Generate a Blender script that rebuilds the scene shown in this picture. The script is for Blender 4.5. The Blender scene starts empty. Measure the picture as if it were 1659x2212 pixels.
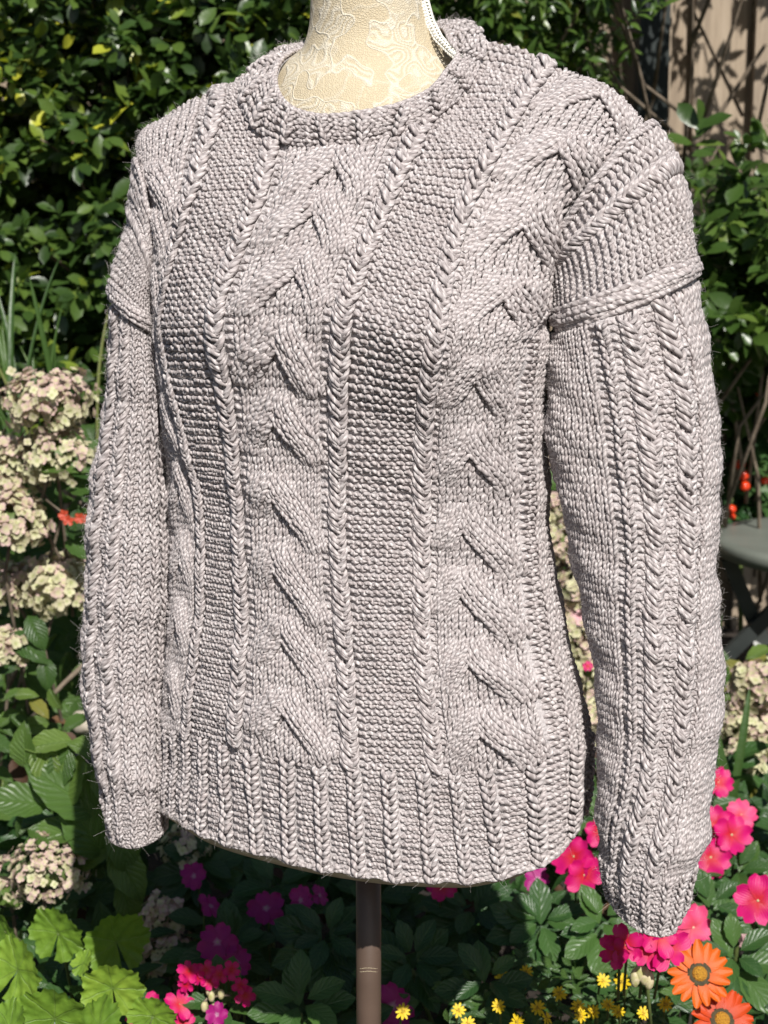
import bpy, math, random
import numpy as np
from mathutils import Matrix, Vector

rng = np.random.default_rng(11)
random.seed(11)
R = math.radians
scene = bpy.context.scene
col = scene.collection

# ------------------------------------------------------------------ camera, sky, sun, exposure
PITCH = R(10.0)
CAM = np.array([0.0, -1.35, 1.40])
T = 0.3037                                   # tan of half the vertical field of view
cam_d = bpy.data.cameras.new('camera')
cam = bpy.data.objects.new('camera', cam_d)
col.objects.link(cam)
cam.location = CAM
cam.rotation_euler = (math.pi / 2 - PITCH, 0, 0)
cam_d.sensor_fit = 'VERTICAL'
cam_d.sensor_height = 24.0
cam_d.lens = 12.0 / T
cam_d.clip_start = 0.02
cam_d.clip_end = 300
cam_d.dof.use_dof = True
cam_d.dof.focus_distance = 1.24
cam_d.dof.aperture_fstop = 9.0
scene.camera = cam

SUN_AZ, SUN_EL = R(13), R(41)                # to the right of the camera's back, and up
to_sun = Vector((math.sin(SUN_AZ) * math.cos(SUN_EL), -math.cos(SUN_AZ) * math.cos(SUN_EL), math.sin(SUN_EL)))
world = bpy.data.worlds.new('World')
scene.world = world
world.use_nodes = True
wn = world.node_tree
bg = wn.nodes['Background']
sky = wn.nodes.new('ShaderNodeTexSky')
sky.sky_type = 'NISHITA'
sky.sun_disc = False
sky.sun_elevation = SUN_EL
sky.sun_rotation = math.atan2(to_sun.x, to_sun.y)
wn.links.new(sky.outputs[0], bg.inputs[0])
bg.inputs[1].default_value = 0.05
sun_d = bpy.data.lights.new('sun', 'SUN')
sun_d.energy = 5.0
sun_d.angle = R(0.5)
sun_d.color = (1.0, 0.965, 0.915)
sun = bpy.data.objects.new('sun', sun_d)
col.objects.link(sun)
sun.rotation_euler = to_sun.to_track_quat('Z', 'Y').to_euler()
scene.view_settings.view_transform = 'Standard'
scene.view_settings.look = 'None'
scene.view_settings.gamma = 1.0
scene.view_settings.use_curve_mapping = False
scene.view_settings.exposure = 0.25
scene.render.engine = 'CYCLES'
scene.cycles.max_bounces = 6
scene.cycles.transparent_max_bounces = 6

# ------------------------------------------------------------------ helpers
FWD = np.array([0, math.cos(PITCH), -math.sin(PITCH)])
UPV = np.array([0, math.sin(PITCH), math.cos(PITCH)])
def P(px, py, Y):
    """a point of the place: seen at (px, py) on a 1659 x 2212 picture, at distance Y behind the dress form"""
    px, py, Y = np.broadcast_arrays(np.asarray(px, float), np.asarray(py, float), np.asarray(Y, float))
    a = (px - 829.5) / 1106 * T
    b = (1106 - py) / 1106 * T
    d = FWD + b[..., None] * UPV + a[..., None] * np.array([1.0, 0, 0])
    t = (Y - CAM[1]) / d[..., 1]
    return CAM + t[..., None] * d
def proj(p):
    q = np.asarray(p) - CAM
    z = q @ FWD
    return 829.5 + q[..., 0] / z / T * 1106, 1106 - (q @ UPV) / z / T * 1106, z

def pchip(xk, Yk, x):
    xk = np.asarray(xk, float); Yk = np.asarray(Yk, float); x = np.asarray(x, float)
    sh = (-1,) + (1,) * (Yk.ndim - 1)
    h = np.diff(xk).reshape(sh); dl = np.diff(Yk, axis=0) / h
    m = np.zeros_like(Yk)
    w1 = 2 * h[1:] + h[:-1]; w2 = h[1:] + 2 * h[:-1]
    a, b = dl[:-1], dl[1:]
    ok = a * b > 0
    with np.errstate(divide='ignore', invalid='ignore'):
        hm = (w1 + w2) / (w1 / a + w2 / b)
    m[1:-1] = np.where(ok, hm, 0)
    m[0], m[-1] = dl[0], dl[-1]
    i = np.clip(np.searchsorted(xk, x) - 1, 0, len(xk) - 2)
    hh = np.diff(xk)[i]; t = (x - xk[i]) / hh
    out = t < 0; out2 = t > 1
    tc = np.clip(t, 0, 1)
    s2 = (-1,) + (1,) * (Yk.ndim - 1)
    tt = tc.reshape(s2); hh2 = hh.reshape(s2)
    r = ((2*tt**3 - 3*tt**2 + 1) * Yk[i] + (tt**3 - 2*tt**2 + tt) * hh2 * m[i]
         + (-2*tt**3 + 3*tt**2) * Yk[i+1] + (tt**3 - tt**2) * hh2 * m[i+1])
    r = r + np.where(out.reshape(s2), (t.reshape(s2)) * hh2 * m[0], 0) + np.where(out2.reshape(s2), (t.reshape(s2) - 1) * hh2 * m[-1], 0)
    return r

def mk_mesh(name, verts, faces, uv=None, attr=None, smooth=True):
    verts = np.asarray(verts, np.float32).reshape(-1, 3)
    me = bpy.data.meshes.new(name)
    if isinstance(faces, np.ndarray):
        nf, k = faces.shape
        me.vertices.add(len(verts)); me.vertices.foreach_set('co', verts.ravel())
        me.loops.add(nf * k); me.loops.foreach_set('vertex_index', faces.astype(np.int32).ravel())
        me.polygons.add(nf)
        me.polygons.foreach_set('loop_start', np.arange(0, nf * k, k, dtype=np.int32))
        me.polygons.foreach_set('loop_total', np.full(nf, k, np.int32))
        me.polygons.foreach_set('use_smooth', np.full(nf, smooth))
    else:
        me.from_pydata([tuple(map(float, v)) for v in verts], [], [tuple(int(i) for i in f) for f in faces])
        for p in me.polygons: p.use_smooth = smooth
    if uv is not None:
        l = me.uv_layers.new(name='UVMap')
        l.data.foreach_set('uv', np.asarray(uv, np.float32).ravel())
    if attr is not None:
        a = me.attributes.new('tint', 'FLOAT', 'POINT')
        a.data.foreach_set('value', np.asarray(attr, np.float32).ravel())
    me.update()
    me.validate()
    return me
def link(name, me, mat=None, parent=None, kind=None, label=None, cat=None, group=None):
    o = bpy.data.objects.new(name, me)
    col.objects.link(o)
    if mat is not None and me is not None and not me.materials: me.materials.append(mat)
    if parent is not None:
        o.parent = parent
        o.matrix_parent_inverse = Matrix.Translation(-wloc(parent))
    if kind: o['kind'] = kind
    if label: o['label'] = label
    if cat: o['category'] = cat
    if group: o['group'] = group
    return o
WL = {}
def wloc(o):
    return WL.get(o.name, Vector((0, 0, 0)))
def thing(name, loc, label, cat, group=None, parent=None):
    o = bpy.data.objects.new(name, None)
    col.objects.link(o)
    o.empty_display_size = 0.05
    o.location = Vector([float(c) for c in loc])
    WL[o.name] = o.location.copy()
    o['label'] = label; o['category'] = cat
    if group: o['group'] = group
    return o

def grid_faces(nv, nu, wrap=False):
    i = np.arange(nv - 1)[:, None]; j = np.arange(nu if wrap else nu - 1)[None, :]
    j2 = (j + 1) % nu
    f = np.stack([i * nu + j, i * nu + j2, (i + 1) * nu + j2, (i + 1) * nu + j], -1)
    return f.reshape(-1, 4)

def merge(parts):
    V, F, n = [], [], 0
    for v, f in parts:
        V.append(np.asarray(v, float)); F += [tuple(int(i) + n for i in q) for q in f]; n += len(v)
    return np.concatenate(V), F
def tube(path, radii, K=8, cap=True):
    path = np.asarray(path, float); M = len(path)
    radii = np.broadcast_to(np.asarray(radii, float), (M,))
    tg = np.gradient(path, axis=0); tg /= np.linalg.norm(tg, axis=1)[:, None] + 1e-12
    ref = np.array([0, 0, 1.0]) if abs(tg[:, 2]).mean() < 0.8 else np.array([1.0, 0, 0])
    b = np.cross(tg, ref); b /= np.linalg.norm(b, axis=1)[:, None] + 1e-12
    n = np.cross(b, tg)
    th = np.arange(K) * 2 * np.pi / K
    V = path[:, None] + radii[:, None, None] * (np.cos(th)[None, :, None] * b[:, None] + np.sin(th)[None, :, None] * n[:, None])
    F = [tuple(q) for q in grid_faces(M, K, True)]
    if cap: F += [tuple(range(K - 1, -1, -1)), tuple((M - 1) * K + i for i in range(K))]
    return V.reshape(-1, 3), F
def box(c, s, rz=0.0):
    c = np.asarray(c, float); s = np.asarray(s, float) / 2
    v = np.array([[x, y, z] for x in (-1, 1) for y in (-1, 1) for z in (-1, 1)]) * s
    ca, sa = math.cos(rz), math.sin(rz)
    v = np.stack([v[:, 0] * ca - v[:, 1] * sa, v[:, 0] * sa + v[:, 1] * ca, v[:, 2]], 1) + c
    return v, [(0, 1, 3, 2), (4, 6, 7, 5), (0, 4, 5, 1), (2, 3, 7, 6), (0, 2, 6, 4), (1, 5, 7, 3)]
def obj_of(name, parts, mat, parent=None, smooth=True, **kw):
    v, f = merge(parts)
    return link(name, mk_mesh(name, v, f, smooth=smooth), mat, parent, **kw)

# ------------------------------------------------------------------ materials
class NT:
    def __init__(s, name):
        s.m = bpy.data.materials.new(name); s.m.use_nodes = True
        s.t = s.m.node_tree; s.b = s.t.nodes['Principled BSDF']; s.out = s.t.nodes['Material Output']
    def n(s, typ, **kw):
        x = s.t.nodes.new('ShaderNode' + typ)
        for k, v in kw.items(): setattr(x, k, v)
        return x
    def l(s, a, b): s.t.links.new(a, b)
    def math(s, op, a, b=None, c=None, clamp=False):
        x = s.n('Math', operation=op, use_clamp=clamp)
        for i, q in enumerate((a, b, c)):
            if q is None: continue
            if isinstance(q, (int, float)): x.inputs[i].default_value = q
            else: s.l(q, x.inputs[i])
        return x.outputs[0]
    def mix(s, f, a, b, blend='MIX'):
        x = s.n('Mix', data_type='RGBA', blend_type=blend)
        for i, q in ((0, f), (6, a), (7, b)):
            if isinstance(q, (int, float)): x.inputs[i].default_value = q
            elif isinstance(q, tuple): x.inputs[i].default_value = q + (1,) if len(q) == 3 else q
            else: s.l(q, x.inputs[i])
        return x.outputs[2]
    def ramp(s, f, stops):
        x = s.n('ValToRGB'); e = x.color_ramp.elements
        while len(e) < len(stops): e.new(0.5)
        for q, (p, c) in zip(e, stops): q.position = p; q.color = tuple(c) + (1,)
        s.l(f, x.inputs[0]); return x.outputs[0]
    def noise(s, scale, detail=3, vec=None, rough=0.5):
        x = s.n('TexNoise'); x.inputs['Scale'].default_value = scale; x.inputs['Detail'].default_value = detail
        x.inputs['Roughness'].default_value = rough
        if vec is not None: s.l(vec, x.inputs['Vector'])
        return x.outputs[0]
    def tint(s):
        return s.n('Attribute', attribute_name='tint').outputs['Fac']
    def uv(s):
        x = s.n('SeparateXYZ'); u = s.n('UVMap', uv_map='UVMap'); s.l(u.outputs[0], x.inputs[0]); return x.outputs[0], x.outputs[1]
    def obj(s): return s.n('TexCoord').outputs['Object']
    def geo(s): return s.n('NewGeometry').outputs['Position']
    def bump(s, h, strength=0.3, dist=0.01):
        x = s.n('Bump'); x.inputs['Strength'].default_value = strength; x.inputs['Distance'].default_value = dist
        s.l(h, x.inputs['Height']); s.l(x.outputs[0], s.b.inputs['Normal']); return x.outputs[0]
    def base(s, c):
        if isinstance(c, tuple): s.b.inputs['Base Color'].default_value = c + (1,)
        else: s.l(c, s.b.inputs['Base Color'])
    def set(s, **kw):
        for k, v in kw.items(): s.b.inputs[k.replace('_', ' ')].default_value = v
    def translucent(s, c, fac):
        tr = s.n('BsdfTranslucent'); mx = s.n('MixShader')
        if isinstance(c, tuple): tr.inputs[0].default_value = c + (1,)
        else: s.l(c, tr.inputs[0])
        mx.inputs[0].default_value = fac
        s.l(s.b.outputs[0], mx.inputs[1]); s.l(tr.outputs[0], mx.inputs[2]); s.l(mx.outputs[0], s.out.inputs[0])

def mat_yarn():
    k = NT('yarn')
    s, t = k.uv()
    ph = k.math('ADD', k.math('MULTIPLY', s, 2.6), k.math('MULTIPLY', t, 2.0))
    st = k.math('ADD', k.math('MULTIPLY', k.math('SINE', k.math('MULTIPLY', ph, 2 * math.pi)), 0.5), 0.5)
    cmb = k.n('CombineXYZ'); k.l(k.math('MULTIPLY', s, 2.2), cmb.inputs[0]); k.l(k.math('MULTIPLY', ph, 5.0), cmb.inputs[1]); k.l(k.math('MULTIPLY', k.tint(), 37.0), cmb.inputs[2])
    nz = k.noise(1.0, 3, cmb.outputs[0], .6)
    f = k.math('ADD', k.math('MULTIPLY', st, 0.34), k.math('MULTIPLY', k.math('SUBTRACT', nz, .22), 1.15), clamp=True)
    c = k.ramp(f, [(0.10, (0.235, 0.207, 0.204)), (0.48, (0.428, 0.385, 0.380)), (0.92, (0.80, 0.755, 0.738))])
    tn = k.tint()
    c = k.mix(tn, c, k.mix(1.0, c, (0.86, 0.835, 0.83), 'MULTIPLY'))
    k.base(c)
    k.set(Roughness=0.75)
    k.b.inputs['Specular IOR Level'].default_value = 0.22
    k.b.inputs['Sheen Weight'].default_value = 0.1
    k.b.inputs['Sheen Roughness'].default_value = 0.4
    k.bump(k.math('ADD', st, k.math('MULTIPLY', nz, 0.4)), 0.55, 0.0006)
    return k.m
def mat_fabric():
    k = NT('yarn_fabric')
    k.base(k.ramp(k.noise(500, 2, k.geo()), [(0.3, (0.40, 0.365, 0.365)), (0.7, (0.54, 0.50, 0.495))]))
    k.set(Roughness=0.95); k.bump(k.noise(350, 2, k.geo()), 0.8, 0.002)
    return k.m
def mat_fibre():
    k = NT('wool_fibre'); k.base((0.72, 0.67, 0.64)); k.set(Roughness=0.6); k.translucent((0.7, 0.65, 0.62), 0.35); return k.m
def mat_leaf(name, stops, rough=0.35, veins=0.0, trans=0.25, nvein=7, vein_col=None, spec=0.5, tboost=1.5, bump=0.4, blotch=0.0):
    k = NT(name)
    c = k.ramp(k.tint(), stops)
    nz = k.noise(60, 3, k.geo())
    c = k.mix(k.math('MULTIPLY', nz, 0.55), c, k.mix(1.0, c, (0.62, 0.72, 0.6), 'MULTIPLY'))
    if blotch:
        c = k.mix(k.math('MULTIPLY', k.math('GREATER_THAN', k.noise(45, 4, k.geo()), 0.66), blotch), c, (0.25, 0.17, 0.05))
    if veins > 0:
        x, y = k.uv()
        ax = k.math('ABSOLUTE', k.math('SUBTRACT', x, 0.5))
        mid = k.math('SUBTRACT', 1.0, k.math('MULTIPLY', ax, 26.0), clamp=True)
        ph = k.math('FRACT', k.math('SUBTRACT', k.math('MULTIPLY', y, float(nvein)), k.math('MULTIPLY', ax, nvein * 0.75)))
        side = k.math('SUBTRACT', 1.0, k.math('MULTIPLY', k.math('ABSOLUTE', k.math('SUBTRACT', ph, 0.5)), 9.0), clamp=True)
        side = k.math('MULTIPLY', side, 0.55)
        v = k.math('MAXIMUM', mid, side)
        c = k.mix(k.math('MULTIPLY', v, veins), c, vein_col or (0.30, 0.42, 0.14))
        quilt = k.math('ABSOLUTE', k.math('SUBTRACT', ph, 0.5))
        k.bump(k.math('SUBTRACT', k.math('MULTIPLY', k.math('SUBTRACT', 0.5, quilt), 0.8), k.math('MULTIPLY', v, 1.2)), bump, 0.004)
    else:
        k.bump(nz, 0.25, 0.004)
    k.base(c); k.set(Roughness=rough); k.b.inputs['Specular IOR Level'].default_value = spec
    k.translucent(k.mix(1.0, c, (tboost, tboost * 1.15, tboost * 0.55), 'MULTIPLY'), trans)
    return k.m
def mat_petal(name, inner, outer, pos=(0.1, 0.45), trans=0.3, rough=0.5, streak=0.15):
    k = NT(name)
    x, y = k.uv()
    c = k.ramp(y, [(pos[0], inner), (pos[1], outer)])
    wv = k.math('SINE', k.math('MULTIPLY', x, 55.0))
    c = k.mix(k.math('MULTIPLY', k.math('ADD', wv, 1.0), streak * 0.5), c, k.mix(1.0, c, (0.6, 0.55, 0.6), 'MULTIPLY'))
    c = k.mix(k.math('MULTIPLY', k.tint(), 0.5), c, k.mix(1.0, c, (0.75, 0.6, 0.75), 'MULTIPLY'))
    k.base(c); k.set(Roughness=rough)
    k.bump(wv, 0.15, 0.002)
    k.translucent(c, trans)
    return k.m
def mat_simple(name, a, b, scale=40, rough=0.6, metal=0.0, bump=0.2, dist=0.003, detail=4, spec=0.5):
    k = NT(name)
    nz = k.noise(scale, detail, k.geo())
    k.base(k.ramp(nz, [(0.3, a), (0.7, b)])); k.set(Roughness=rough, Metallic=metal)
    k.b.inputs['Specular IOR Level'].default_value = spec
    k.bump(nz, bump, dist)
    return k.m
M = {}
M['yarn'] = mat_yarn(); M['fabric'] = mat_fabric(); M['fibre'] = mat_fibre()

def mat_lace():
    k = NT('lace_over_cream')
    p = k.geo()
    n1 = k.noise(26, 1.5, p)
    n2 = k.noise(38, 1.0, p)
    ribs = k.math('ADD', k.math('MULTIPLY', k.math('SINE', k.math('MULTIPLY', n1, 110.0)), .5), .5)
    mask = k.math('MULTIPLY', k.math('SUBTRACT', n2, .46), 14.0, clamp=True)
    line = k.math('SUBTRACT', 1.0, k.math('MULTIPLY', k.math('ABSOLUTE', k.math('SUBTRACT', n2, .49)), 42.0), clamp=True)
    line2 = k.math('SUBTRACT', 1.0, k.math('MULTIPLY', k.math('ABSOLUTE', k.math('SUBTRACT', n1, .5)), 38.0), clamp=True)
    net = k.n('TexVoronoi', feature='DISTANCE_TO_EDGE'); net.inputs['Scale'].default_value = 520; k.l(p, net.inputs['Vector'])
    netl = k.math('SUBTRACT', 1.0, k.math('MULTIPLY', net.outputs['Distance'], 5.0), clamp=True)
    h = k.math('MAXIMUM', k.math('MAXIMUM', line, k.math('MULTIPLY', line2, .35)), k.math('MULTIPLY', mask, k.math('MULTIPLY', ribs, .75)))
    c = k.mix(k.math('MULTIPLY', netl, 0.5), (0.56, 0.465, 0.31), (0.64, 0.565, 0.42))
    c = k.mix(k.math('MULTIPLY', h, .65), c, (0.75, 0.72, 0.63))
    k.base(c); k.set(Roughness=0.85)
    k.bump(k.math('ADD', h, k.math('MULTIPLY', netl, 0.5)), 0.6, 0.0015)
    return k.m
M['lace'] = mat_lace()
M['trim'] = mat_simple('lace_trim', (.72, .70, .63), (.86, .84, .78), 300, 0.8)
M['pole'] = mat_simple('brown_metal_pole', (0.080, 0.052, 0.038), (0.105, 0.070, 0.052), 25, 0.42, 0.0, 0.05)
M['cream'] = mat_simple('cream_cloth', (.50, .43, .28), (.62, .54, .36), 80, 0.85)
M['hedge_leaf'] = mat_leaf('hedge_leaf', [(0, (.018, .040, .010)), (.45, (.048, .092, .020)), (.75, (.105, .165, .030)), (.9, (.22, .28, .035)), (1, (.50, .50, .05))], .36, 0, .22, spec=.55)
M['vine_leaf'] = mat_leaf('vine_leaf', [(0, (.024, .054, .012)), (.5, (.060, .112, .022)), (.85, (.115, .18, .034)), (1, (.26, .26, .05))], .33, 0, .28, spec=.5)
M['hyd_leaf'] = mat_leaf('hydrangea_leaf', [(0, (.040, .092, .022)), (.5, (.088, .160, .034)), (.9, (.150, .225, .046)), (1, (.26, .24, .05))], .42, .45, .28, 8, (.15, .26, .07), bump=.55, blotch=.12)
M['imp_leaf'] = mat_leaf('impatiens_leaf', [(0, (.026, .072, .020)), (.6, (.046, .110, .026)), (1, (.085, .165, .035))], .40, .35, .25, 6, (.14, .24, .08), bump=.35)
M['zin_leaf'] = mat_leaf('zinnia_leaf', [(0, (.035, .085, .022)), (1, (.08, .15, .035))], .45, .3, .25, 3)
M['tom_leaf'] = mat_leaf('tomato_leaf', [(0, (.026, .075, .022)), (1, (.07, .14, .035))], .5, 0, .25)
M['blade'] = mat_leaf('strap_leaf', [(0, (.04, .09, .02)), (.7, (.09, .16, .035)), (1, (.30, .27, .10))], .4, 0, .28)
M['dry'] = mat_leaf('dry_leaf', [(0, (.05, .022, .012)), (.6, (.10, .045, .022)), (1, (.18, .09, .04))], .7, 0, .2, tboost=1.1)
def mat_geranium():
    k = NT('geranium_leaf')
    x, y = k.uv()
    dx = k.math('SUBTRACT', x, .5); dy = k.math('SUBTRACT', y, .5)
    r = k.math('MULTIPLY', k.math('SQRT', k.math('ADD', k.math('MULTIPLY', dx, dx), k.math('MULTIPLY', dy, dy))), 2.0)
    a = k.math('ARCTAN2', dx, dy)
    cs = k.math('ABSOLUTE', k.math('SINE', k.math('MULTIPLY', a, 3.5)))
    vein = k.math('SUBTRACT', 1.0, k.math('MULTIPLY', k.math('MULTIPLY', cs, r), 14.0), clamp=True)
    nz = k.noise(70, 4, k.geo())
    c = k.ramp(k.math('ADD', k.math('MULTIPLY', nz, .6), k.math('MULTIPLY', k.tint(), .4)), [(.2, (.105, .205, .024)), (.55, (.185, .315, .034)), (.8, (.27, .40, .045))])
    c = k.mix(k.math('MULTIPLY', vein, .35), c, (.26, .38, .12))
    k.base(c); k.set(Roughness=.5)
    k.bump(k.math('SUBTRACT', nz, k.math('MULTIPLY', vein, .4)), .5, .005)
    k.translucent(k.mix(1.0, c, (1.4, 1.5, .6), 'MULTIPLY'), .28)
    return k.m
M['ger_leaf'] = mat_geranium()
M['floret'] = mat_petal('hydrangea_floret', (.42, .47, .17), (.66, .645, .40), (.0, .5), .25, .6, .1)
M['floret_pink'] = mat_petal('hydrangea_floret_pink', (.58, .57, .31), (.66, .49, .43), (.1, .8), .25, .6, .1)
M['pink'] = mat_petal('pink_petal', (.62, .012, .03), (.68, .004, .17), (.15, .62), .3)
M['pink_pale'] = mat_petal('pale_pink_petal', (.7, .05, .10), (.85, .07, .22), (.1, .5), .3)
M['magenta'] = mat_petal('magenta_petal', (.60, .30, .45), (.40, .008, .19), (.06, .20), .3)
M['blush'] = mat_petal('blush_petal', (.8, .4, .45), (.78, .50, .50), (.1, .5), .3)
M['orange'] = mat_petal('orange_petal', (.66, .10, .004), (.78, .145, .005), (.1, .6), .28, .5, .35)
M['orange_red'] = mat_petal('deep_orange_petal', (.48, .035, .003), (.66, .07, .005), (.1, .6), .28, .5, .35)
M['yellow'] = mat_petal('yellow_petal', (.80, .50, .004), (.85, .62, .006), (.1, .6), .25)
M['coral'] = mat_petal('coral_petal', (.6, .07, .03), (.62, .09, .04), (.1, .6), .3)
M['gaz_ring'] = mat_simple('dark_ring', (.03, .025, .012), (.07, .055, .02), 300, .8)
M['gaz_disc'] = mat_simple('yellow_disc', (.30, .12, .008), (.60, .30, .02), 700, .8, 0, 1.0, .003)
M['zin_disc'] = mat_simple('zinnia_disc', (.20, .13, .01), (.50, .34, .01), 900, .8)
M['bud'] = mat_simple('bud', (.35, .35, .12), (.6, .5, .35), 200, .6)
M['stem'] = mat_simple('green_stem', (.07, .12, .03), (.14, .17, .05), 60, .55)
M['bark'] = mat_simple('twig_bark', (.10, .075, .05), (.24, .19, .14), 60, .85, 0, .5)
M['tomato'] = mat_simple('tomato_skin', (.62, .035, .010), (.70, .06, .012), 20, .18, 0, .02)
M['soil'] = mat_simple('soil', (.018, .013, .010), (.05, .036, .026), 30, .95, 0, .9, .03, 8)
M['stone'] = mat_simple('pale_stone', (.36, .31, .25), (.52, .46, .37), 25, .85, 0, .4, .006)
M['pebble'] = mat_simple('dark_stone', (.03, .03, .034), (.08, .08, .085), 30, .5, 0, .3, .004)
M['table'] = mat_simple('grey_painted_metal', (.155, .17, .145), (.20, .215, .185), 12, .42, 0, .05, .002)
M['table_dark'] = mat_simple('dark_painted_metal', (.020, .024, .024), (.035, .04, .038), 20, .45, 0, .05)
M['cap'] = mat_simple('pale_plastic_cap', (.5, .5, .48), (.62, .62, .6), 40, .5)
def mat_wood(name, a, b, c):
    k = NT(name)
    mp = k.n('Mapping'); k.l(k.geo(), mp.inputs[0]); mp.inputs['Scale'].default_value = (60, 60, 3.5)
    n1 = k.noise(1.0, 6, mp.outputs[0], .65)
    n2 = k.noise(3.0, 4, k.geo())
    cc = k.ramp(n1, [(.25, a), (.55, b), (.8, c)])
    cc = k.mix(k.math('MULTIPLY', n2, .6), cc, k.mix(1.0, cc, (.55, .5, .48), 'MULTIPLY'))
    tn = k.n('ObjectInfo').outputs['Random']
    cc = k.mix(k.math('MULTIPLY', tn, .6), cc, k.mix(1.0, cc, (.7, .66, .62), 'MULTIPLY'))
    k.base(cc); k.set(Roughness=.85); k.bump(n1, .6, .004)
    return k.m
M['fence'] = mat_wood('weathered_board', (.20, .155, .115), (.42, .34, .25), (.55, .46, .355))
M['post'] = mat_wood('green_grey_post', (.018, .026, .026), (.035, .046, .045), (.055, .065, .062))
# ------------------------------------------------------------------ the sweater's surfaces
KPX = 0.00037
class Patch:
    """a knitted surface: grid of points over (u = stitches across, v = rows up)"""
    def __init__(s, us, vs, px, py, Y, outward, amp=0.0):
        s.us, s.vs = us, vs
        s.px, s.py, s.Y = px, py, Y
        s.G = P(px, py, Y)
        g = s.G
        s.lump = (np.sin(g[..., 0] * 61 + g[..., 2] * 47 + 1.3) * np.sin(g[..., 2] * 83 - g[..., 0] * 29) + .7 * np.sin(g[..., 2] * 151 + g[..., 0] * 97 + .4) * np.sin(g[..., 1] * 120 - g[..., 2] * 60) + 1.0 * np.sin(g[..., 2] * 34 + g[..., 0] * 31 + 2.0)) * amp
        du = np.gradient(s.G, us, axis=1); dv = np.gradient(s.G, vs, axis=0)
        n = np.cross(du, dv); n /= np.linalg.norm(n, axis=-1)[..., None] + 1e-12
        sg = np.sign((n * outward(s.G)).sum(-1)); 
        s.N = n * np.where(sg == 0, 1, sg)[..., None]
        s.G = s.G + s.N * s.lump[..., None]
        s.su = np.linalg.norm(du, axis=-1); s.sv = np.linalg.norm(dv, axis=-1)
    def samp(s, A, u, v):
        fu = np.clip((u - s.us[0]) / (s.us[1] - s.us[0]), 0, len(s.us) - 1.001)
        fv = np.clip((v - s.vs[0]) / (s.vs[1] - s.vs[0]), 0, len(s.vs) - 1.001)
        i = fv.astype(int); j = fu.astype(int)
        a = fv - i; b = fu - j
        if A.ndim == 3: a = a[..., None]; b = b[..., None]
        return (A[i, j] * (1 - a) * (1 - b) + A[i, j + 1] * (1 - a) * b + A[i + 1, j] * a * (1 - b) + A[i + 1, j + 1] * a * b)
    def find(s, x, y):
        """nearest (u, v) to a picture position on the camera side"""
        d = (s.px - x) ** 2 + (s.py - y) ** 2 + np.where(s.N[..., 1] > 0.1, 1e9, 0)
        k = np.unravel_index(np.argmin(d), d.shape)
        return s.us[k[1]], s.vs[k[0]]

# --- body: where the knit columns and rows run
ROWS = [  # (row count, picture curve of that row, depth, centre)
 (0,  [(345,1745),(450,1808),(560,1843),(700,1876),(860,1898),(1000,1904),(1100,1890),(1200,1848),(1255,1755)], .115, .000),
 (14, [(345,1570),(430,1592),(560,1627),(700,1652),(850,1667),(970,1668),(1130,1650),(1230,1618),(1268,1585)], .118, .000),
 (32, [(365,1300),(500,1332),(760,1357),(1000,1362),(1150,1350),(1215,1330)], .108, .000),
 (46, [(367,1075),(500,1097),(760,1114),(1000,1122),(1178,1105)], .104, .000),
 (57.5, [(352,890),(500,902),(760,912),(1000,922),(1178,915)], .110, -.002),
 (69, [(336,695),(460,690),(600,682),(760,690),(900,720),(1000,735),(1188,742)], .118, -.004),
 (75.5, [(330,600),(480,590),(620,575),(780,580),(950,613),(1080,640),(1190,652)], .110, -.002),
 (84, [(322,480),(405,455),(550,440),(690,435),(830,445),(985,478),(1130,497),(1215,510)], .094, .005),
 (91,[(304,375),(430,337),(575,327),(725,332),(890,328),(1060,330),(1210,350),(1305,375)], .074, .012),
 (99,[(299,322),(400,252),(470,222),(600,205),(740,215),(930,215),(1090,220),(1240,245),(1365,305)], .044, .020),
 (106,[(308,290),(420,215),(480,190),(540,158),(620,128),(800,100),(1000,80),(1100,102),(1200,145),(1300,192),(1388,258)], .006, .030)]
COLS = [
 (-17.8, [(400,1760),(402,1590),(413,1517),(416,1408),(434,1318),(437,1199),(428,1050),(409,978),(376,846),(355,780),(348,714),(350,648),(363,590),(382,520),(408,440),(445,320),(472,200),(480,150)]),
 (-7.4,  [(520,1850),(508,1650),(511,1553),(518,1408),(522,1200),(512,1077),(502,978),(490,879),(475,780),(460,680),(479,614),(525,530),(545,463),(578,331),(605,220),(625,120)]),
 (0,   [(640,1870),(636,1650),(627,1481),(627,1100),(615,980),(602,880),(608,705),(645,560),(698,430),(722,330),(770,200),(800,90)]),
 (7.4,   [(770,1890),(757,1650),(747,1553),(744,1408),(735,1200),(724,1044),(731,879),(734,780),(744,664),(768,590),(805,512),(841,413),(884,324),(945,215),(1000,90)]),
 (17.8,  [(960,1905),(940,1670),(921,1570),(911,1440),(910,1200),(910,1011),(916,896),(923,830),(933,763),(946,697),(956,615),(990,479),(1025,413),(1067,316),(1100,255),(1165,160),(1190,120)]),
 (25,[(1085,1895),(1052,1650),(1038,1560),(1025,1414),(1022,1250),(1027,1100),(1022,900),(1060,740),(1096,625),(1140,457),(1225,310),(1300,205),(1325,180)])]
US = np.arange(-48, 48.01, 0.5)
VS = np.arange(0, 106.01, 0.5)
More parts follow.
